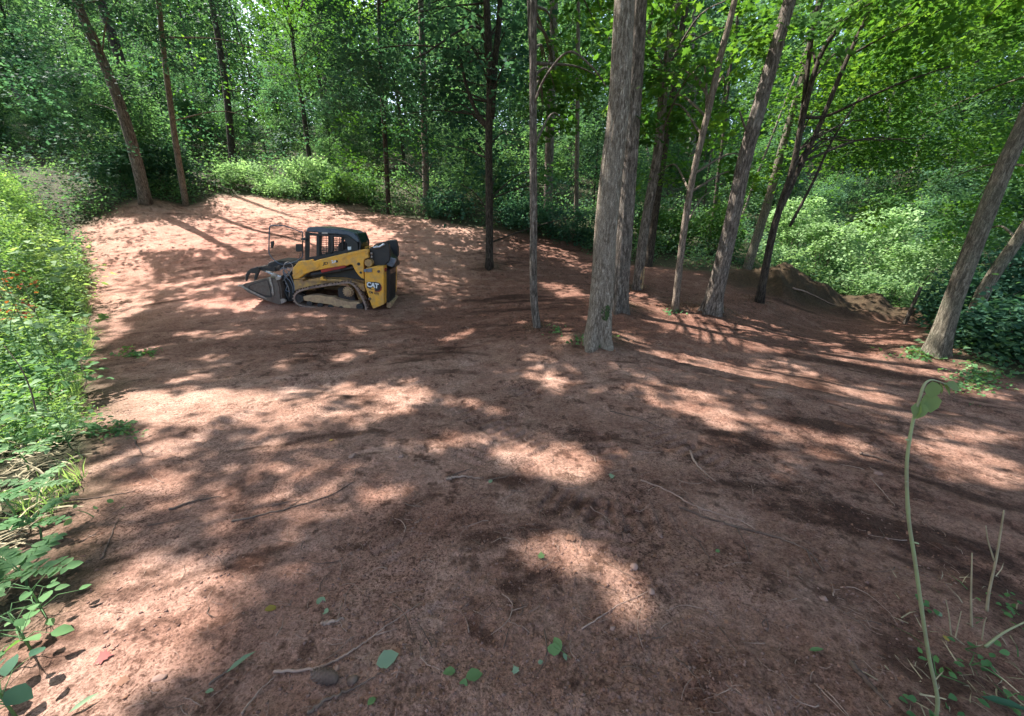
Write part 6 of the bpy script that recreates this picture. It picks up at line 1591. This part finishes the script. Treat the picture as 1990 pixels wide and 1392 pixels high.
def debris():
    # crumbs of soil, bark chips, rootlets and needles; nobody could count them
    n = 26000; r = 0.9 * np.exp(rng.uniform(0, 1, n) * 2.75); th = rng.uniform(-1.0, 1.0, n); x = r * np.sin(th); y = r * np.cos(th)
    k = (clearing_d(x, y) > -.3) & (vnoise(x * 1.4, y * 1.4, 501) + .35 * vnoise(x * 5, y * 5, 502) > .52); x, y = x[k], y[k]; n = len(x)
    z = gh(x, y) + fine_h(x, y)
    base = np.array([(1, 0, 0), (-1, 0, 0), (0, 1, 0), (0, -1, 0), (0, 0, 1), (0, 0, -1)], float)
    tf = np.array([(0, 2, 4), (2, 1, 4), (1, 3, 4), (3, 0, 4), (2, 0, 5), (1, 2, 5), (3, 1, 5), (0, 3, 5)])
    sz = .0016 + .009 * rng.uniform(0, 1, n) ** 5
    J = base[None] * rng.uniform(.5, 1.4, (n, 6, 1)) + rng.normal(0, .15, (n, 6, 3)); V = J * sz[:, None, None]; V[:, :, 2] *= .7
    V = V + np.stack([x, y, z + sz * .2], 1)[:, None]
    F = (tf[None] + (np.arange(n) * 6)[:, None, None]).reshape(-1, 3)
    tag(np_mesh('soil_crumbs', V.reshape(-1, 3), F, M['clod'], tint=None), kind='stuff')
    ac = Acc(); n = 1500; r = 1.0 * np.exp(rng.uniform(0, 1, n) * 2.2); th = rng.uniform(-1, 1, n); x = r * np.sin(th); y = r * np.cos(th)
    k = (clearing_d(x, y) > -.2) & (vnoise(x * .9, y * .9, 503) > .38); x, y = x[k], y[k]
    for a, b in zip(x, y):
        l = rng.uniform(.015, .07) * (1 + .06 * b); an = rng.uniform(0, 6.28); c = rng.normal(0, .16)
        P = []
        for i in range(4):
            P.append([a + math.cos(an + c * i) * l * i / 3, b + math.sin(an + c * i) * l * i / 3])
        P = np.array(P); zz = gh(P[:, 0], P[:, 1]) + fine_h(P[:, 0], P[:, 1]) + .004 + np.abs(rng.normal(0, .004, 4))
        ac.add(*tube(np.c_[P, zz], rng.uniform(.0006, .0014), 4, cap=False))
    tag(ac.build('rootlet_litter', M['twig_pale']), kind='stuff')
    m = 5000; r = 1.0 * np.exp(rng.uniform(0, 1, m) ** 1.3 * 2.5); th = rng.uniform(-1, 1, m); x = r * np.sin(th); y = r * np.cos(th)
    fx = np.concatenate([f[0] + rng.normal(0, f[2] * .75, 260) for f in FEET]); fy = np.concatenate([f[1] + rng.normal(0, f[2] * .75, 260) for f in FEET]); k = (clearing_d(x, y) > -.2) & (vnoise(x * .8, y * .8, 504) + .5 * (np.hypot(x, y) < 1.9) + .6 * np.exp(-np.abs(clearing_d(x, y)) / .35) + .4 * ((x > 1.1) & (y < 2)) > .56); x, y = x[k], y[k]
    sz_ = np.r_[rng.uniform(.005, .020, len(x)), rng.uniform(.02, .05, len(fx))]; x = np.r_[x, fx]; y = np.r_[y, fy]
    C = np.c_[x, y, gh(x, y) + fine_h(x, y) + .004]; V, F, t = leaves(C, sz_, 'maple', .7)
    tag(np_mesh('leaf_litter', V, F, M['leaf_brown'], tint=t), kind='stuff')
debris()

def dry_bits():
    "pale dead grass and thin stems lying and standing at the lower right"
    ac = Acc(); m = 170; px = 1700 + 300 * rng.uniform(0, 1, m) ** .7; py = rng.uniform(1120, 1400, m)
    P = np.array([gp(a, b) for a, b in zip(px, py)]); k = vnoise(P[:, 0] * 4, P[:, 1] * 4, 701) > .35; P = P[k]; m = len(P)
    hd = np.c_[rng.normal(0, 1, (m, 2)), np.abs(rng.normal(0, .5, m))]
    ac.add(*leaves(P, rng.uniform(.04, .12, m), 'blade', .5, None, hd, 0))
    tag(ac.build('dead_grass', M['straw']), kind='stuff')
dry_bits()

def twig_litter():
    for mat, nm, n in (('twig', 'dark_twig_litter', 170), ('twig_pale', 'pale_twig_litter', 120)):
        ac = Acc(); r = 1.1 * np.exp(rng.uniform(0, 1, n) * 2.2); th = rng.uniform(-1, 1, n); x = r * np.sin(th); y = r * np.cos(th)
        k = clearing_d(x, y) > 0; x, y = x[k], y[k]
        for a, b in zip(x, y):
            l = rng.uniform(.06, .22) * (1 + .05 * b); an = rng.uniform(0, 6.28); c = rng.normal(0, .22); s = np.linspace(0, 1, 7)
            P = np.c_[a + np.cos(an + c * s * 3) * l * s, b + np.sin(an + c * s * 3) * l * s] + rng.normal(0, l * .015, (7, 2))
            zz = gh(P[:, 0], P[:, 1]) + fine_h(P[:, 0], P[:, 1]) * .7 + .003
            w = rng.uniform(.0012, .0034) * (1 + .08 * b); ac.add(*tube(np.c_[P, zz], np.linspace(w, w * .4, 7), 5))
            if rng.uniform() < .4:
                q = P[3]; an2 = an + rng.choice([-1, 1]) * .7; e = q + np.array([math.cos(an2), math.sin(an2)]) * l * .35
                ac.add(*tube([[q[0], q[1], zz[3]], [e[0], e[1], float(gh(e[0], e[1])) + .006]], [w * .6, w * .3], 4))
        tag(ac.build(nm, M[mat]), kind='stuff')
twig_litter()
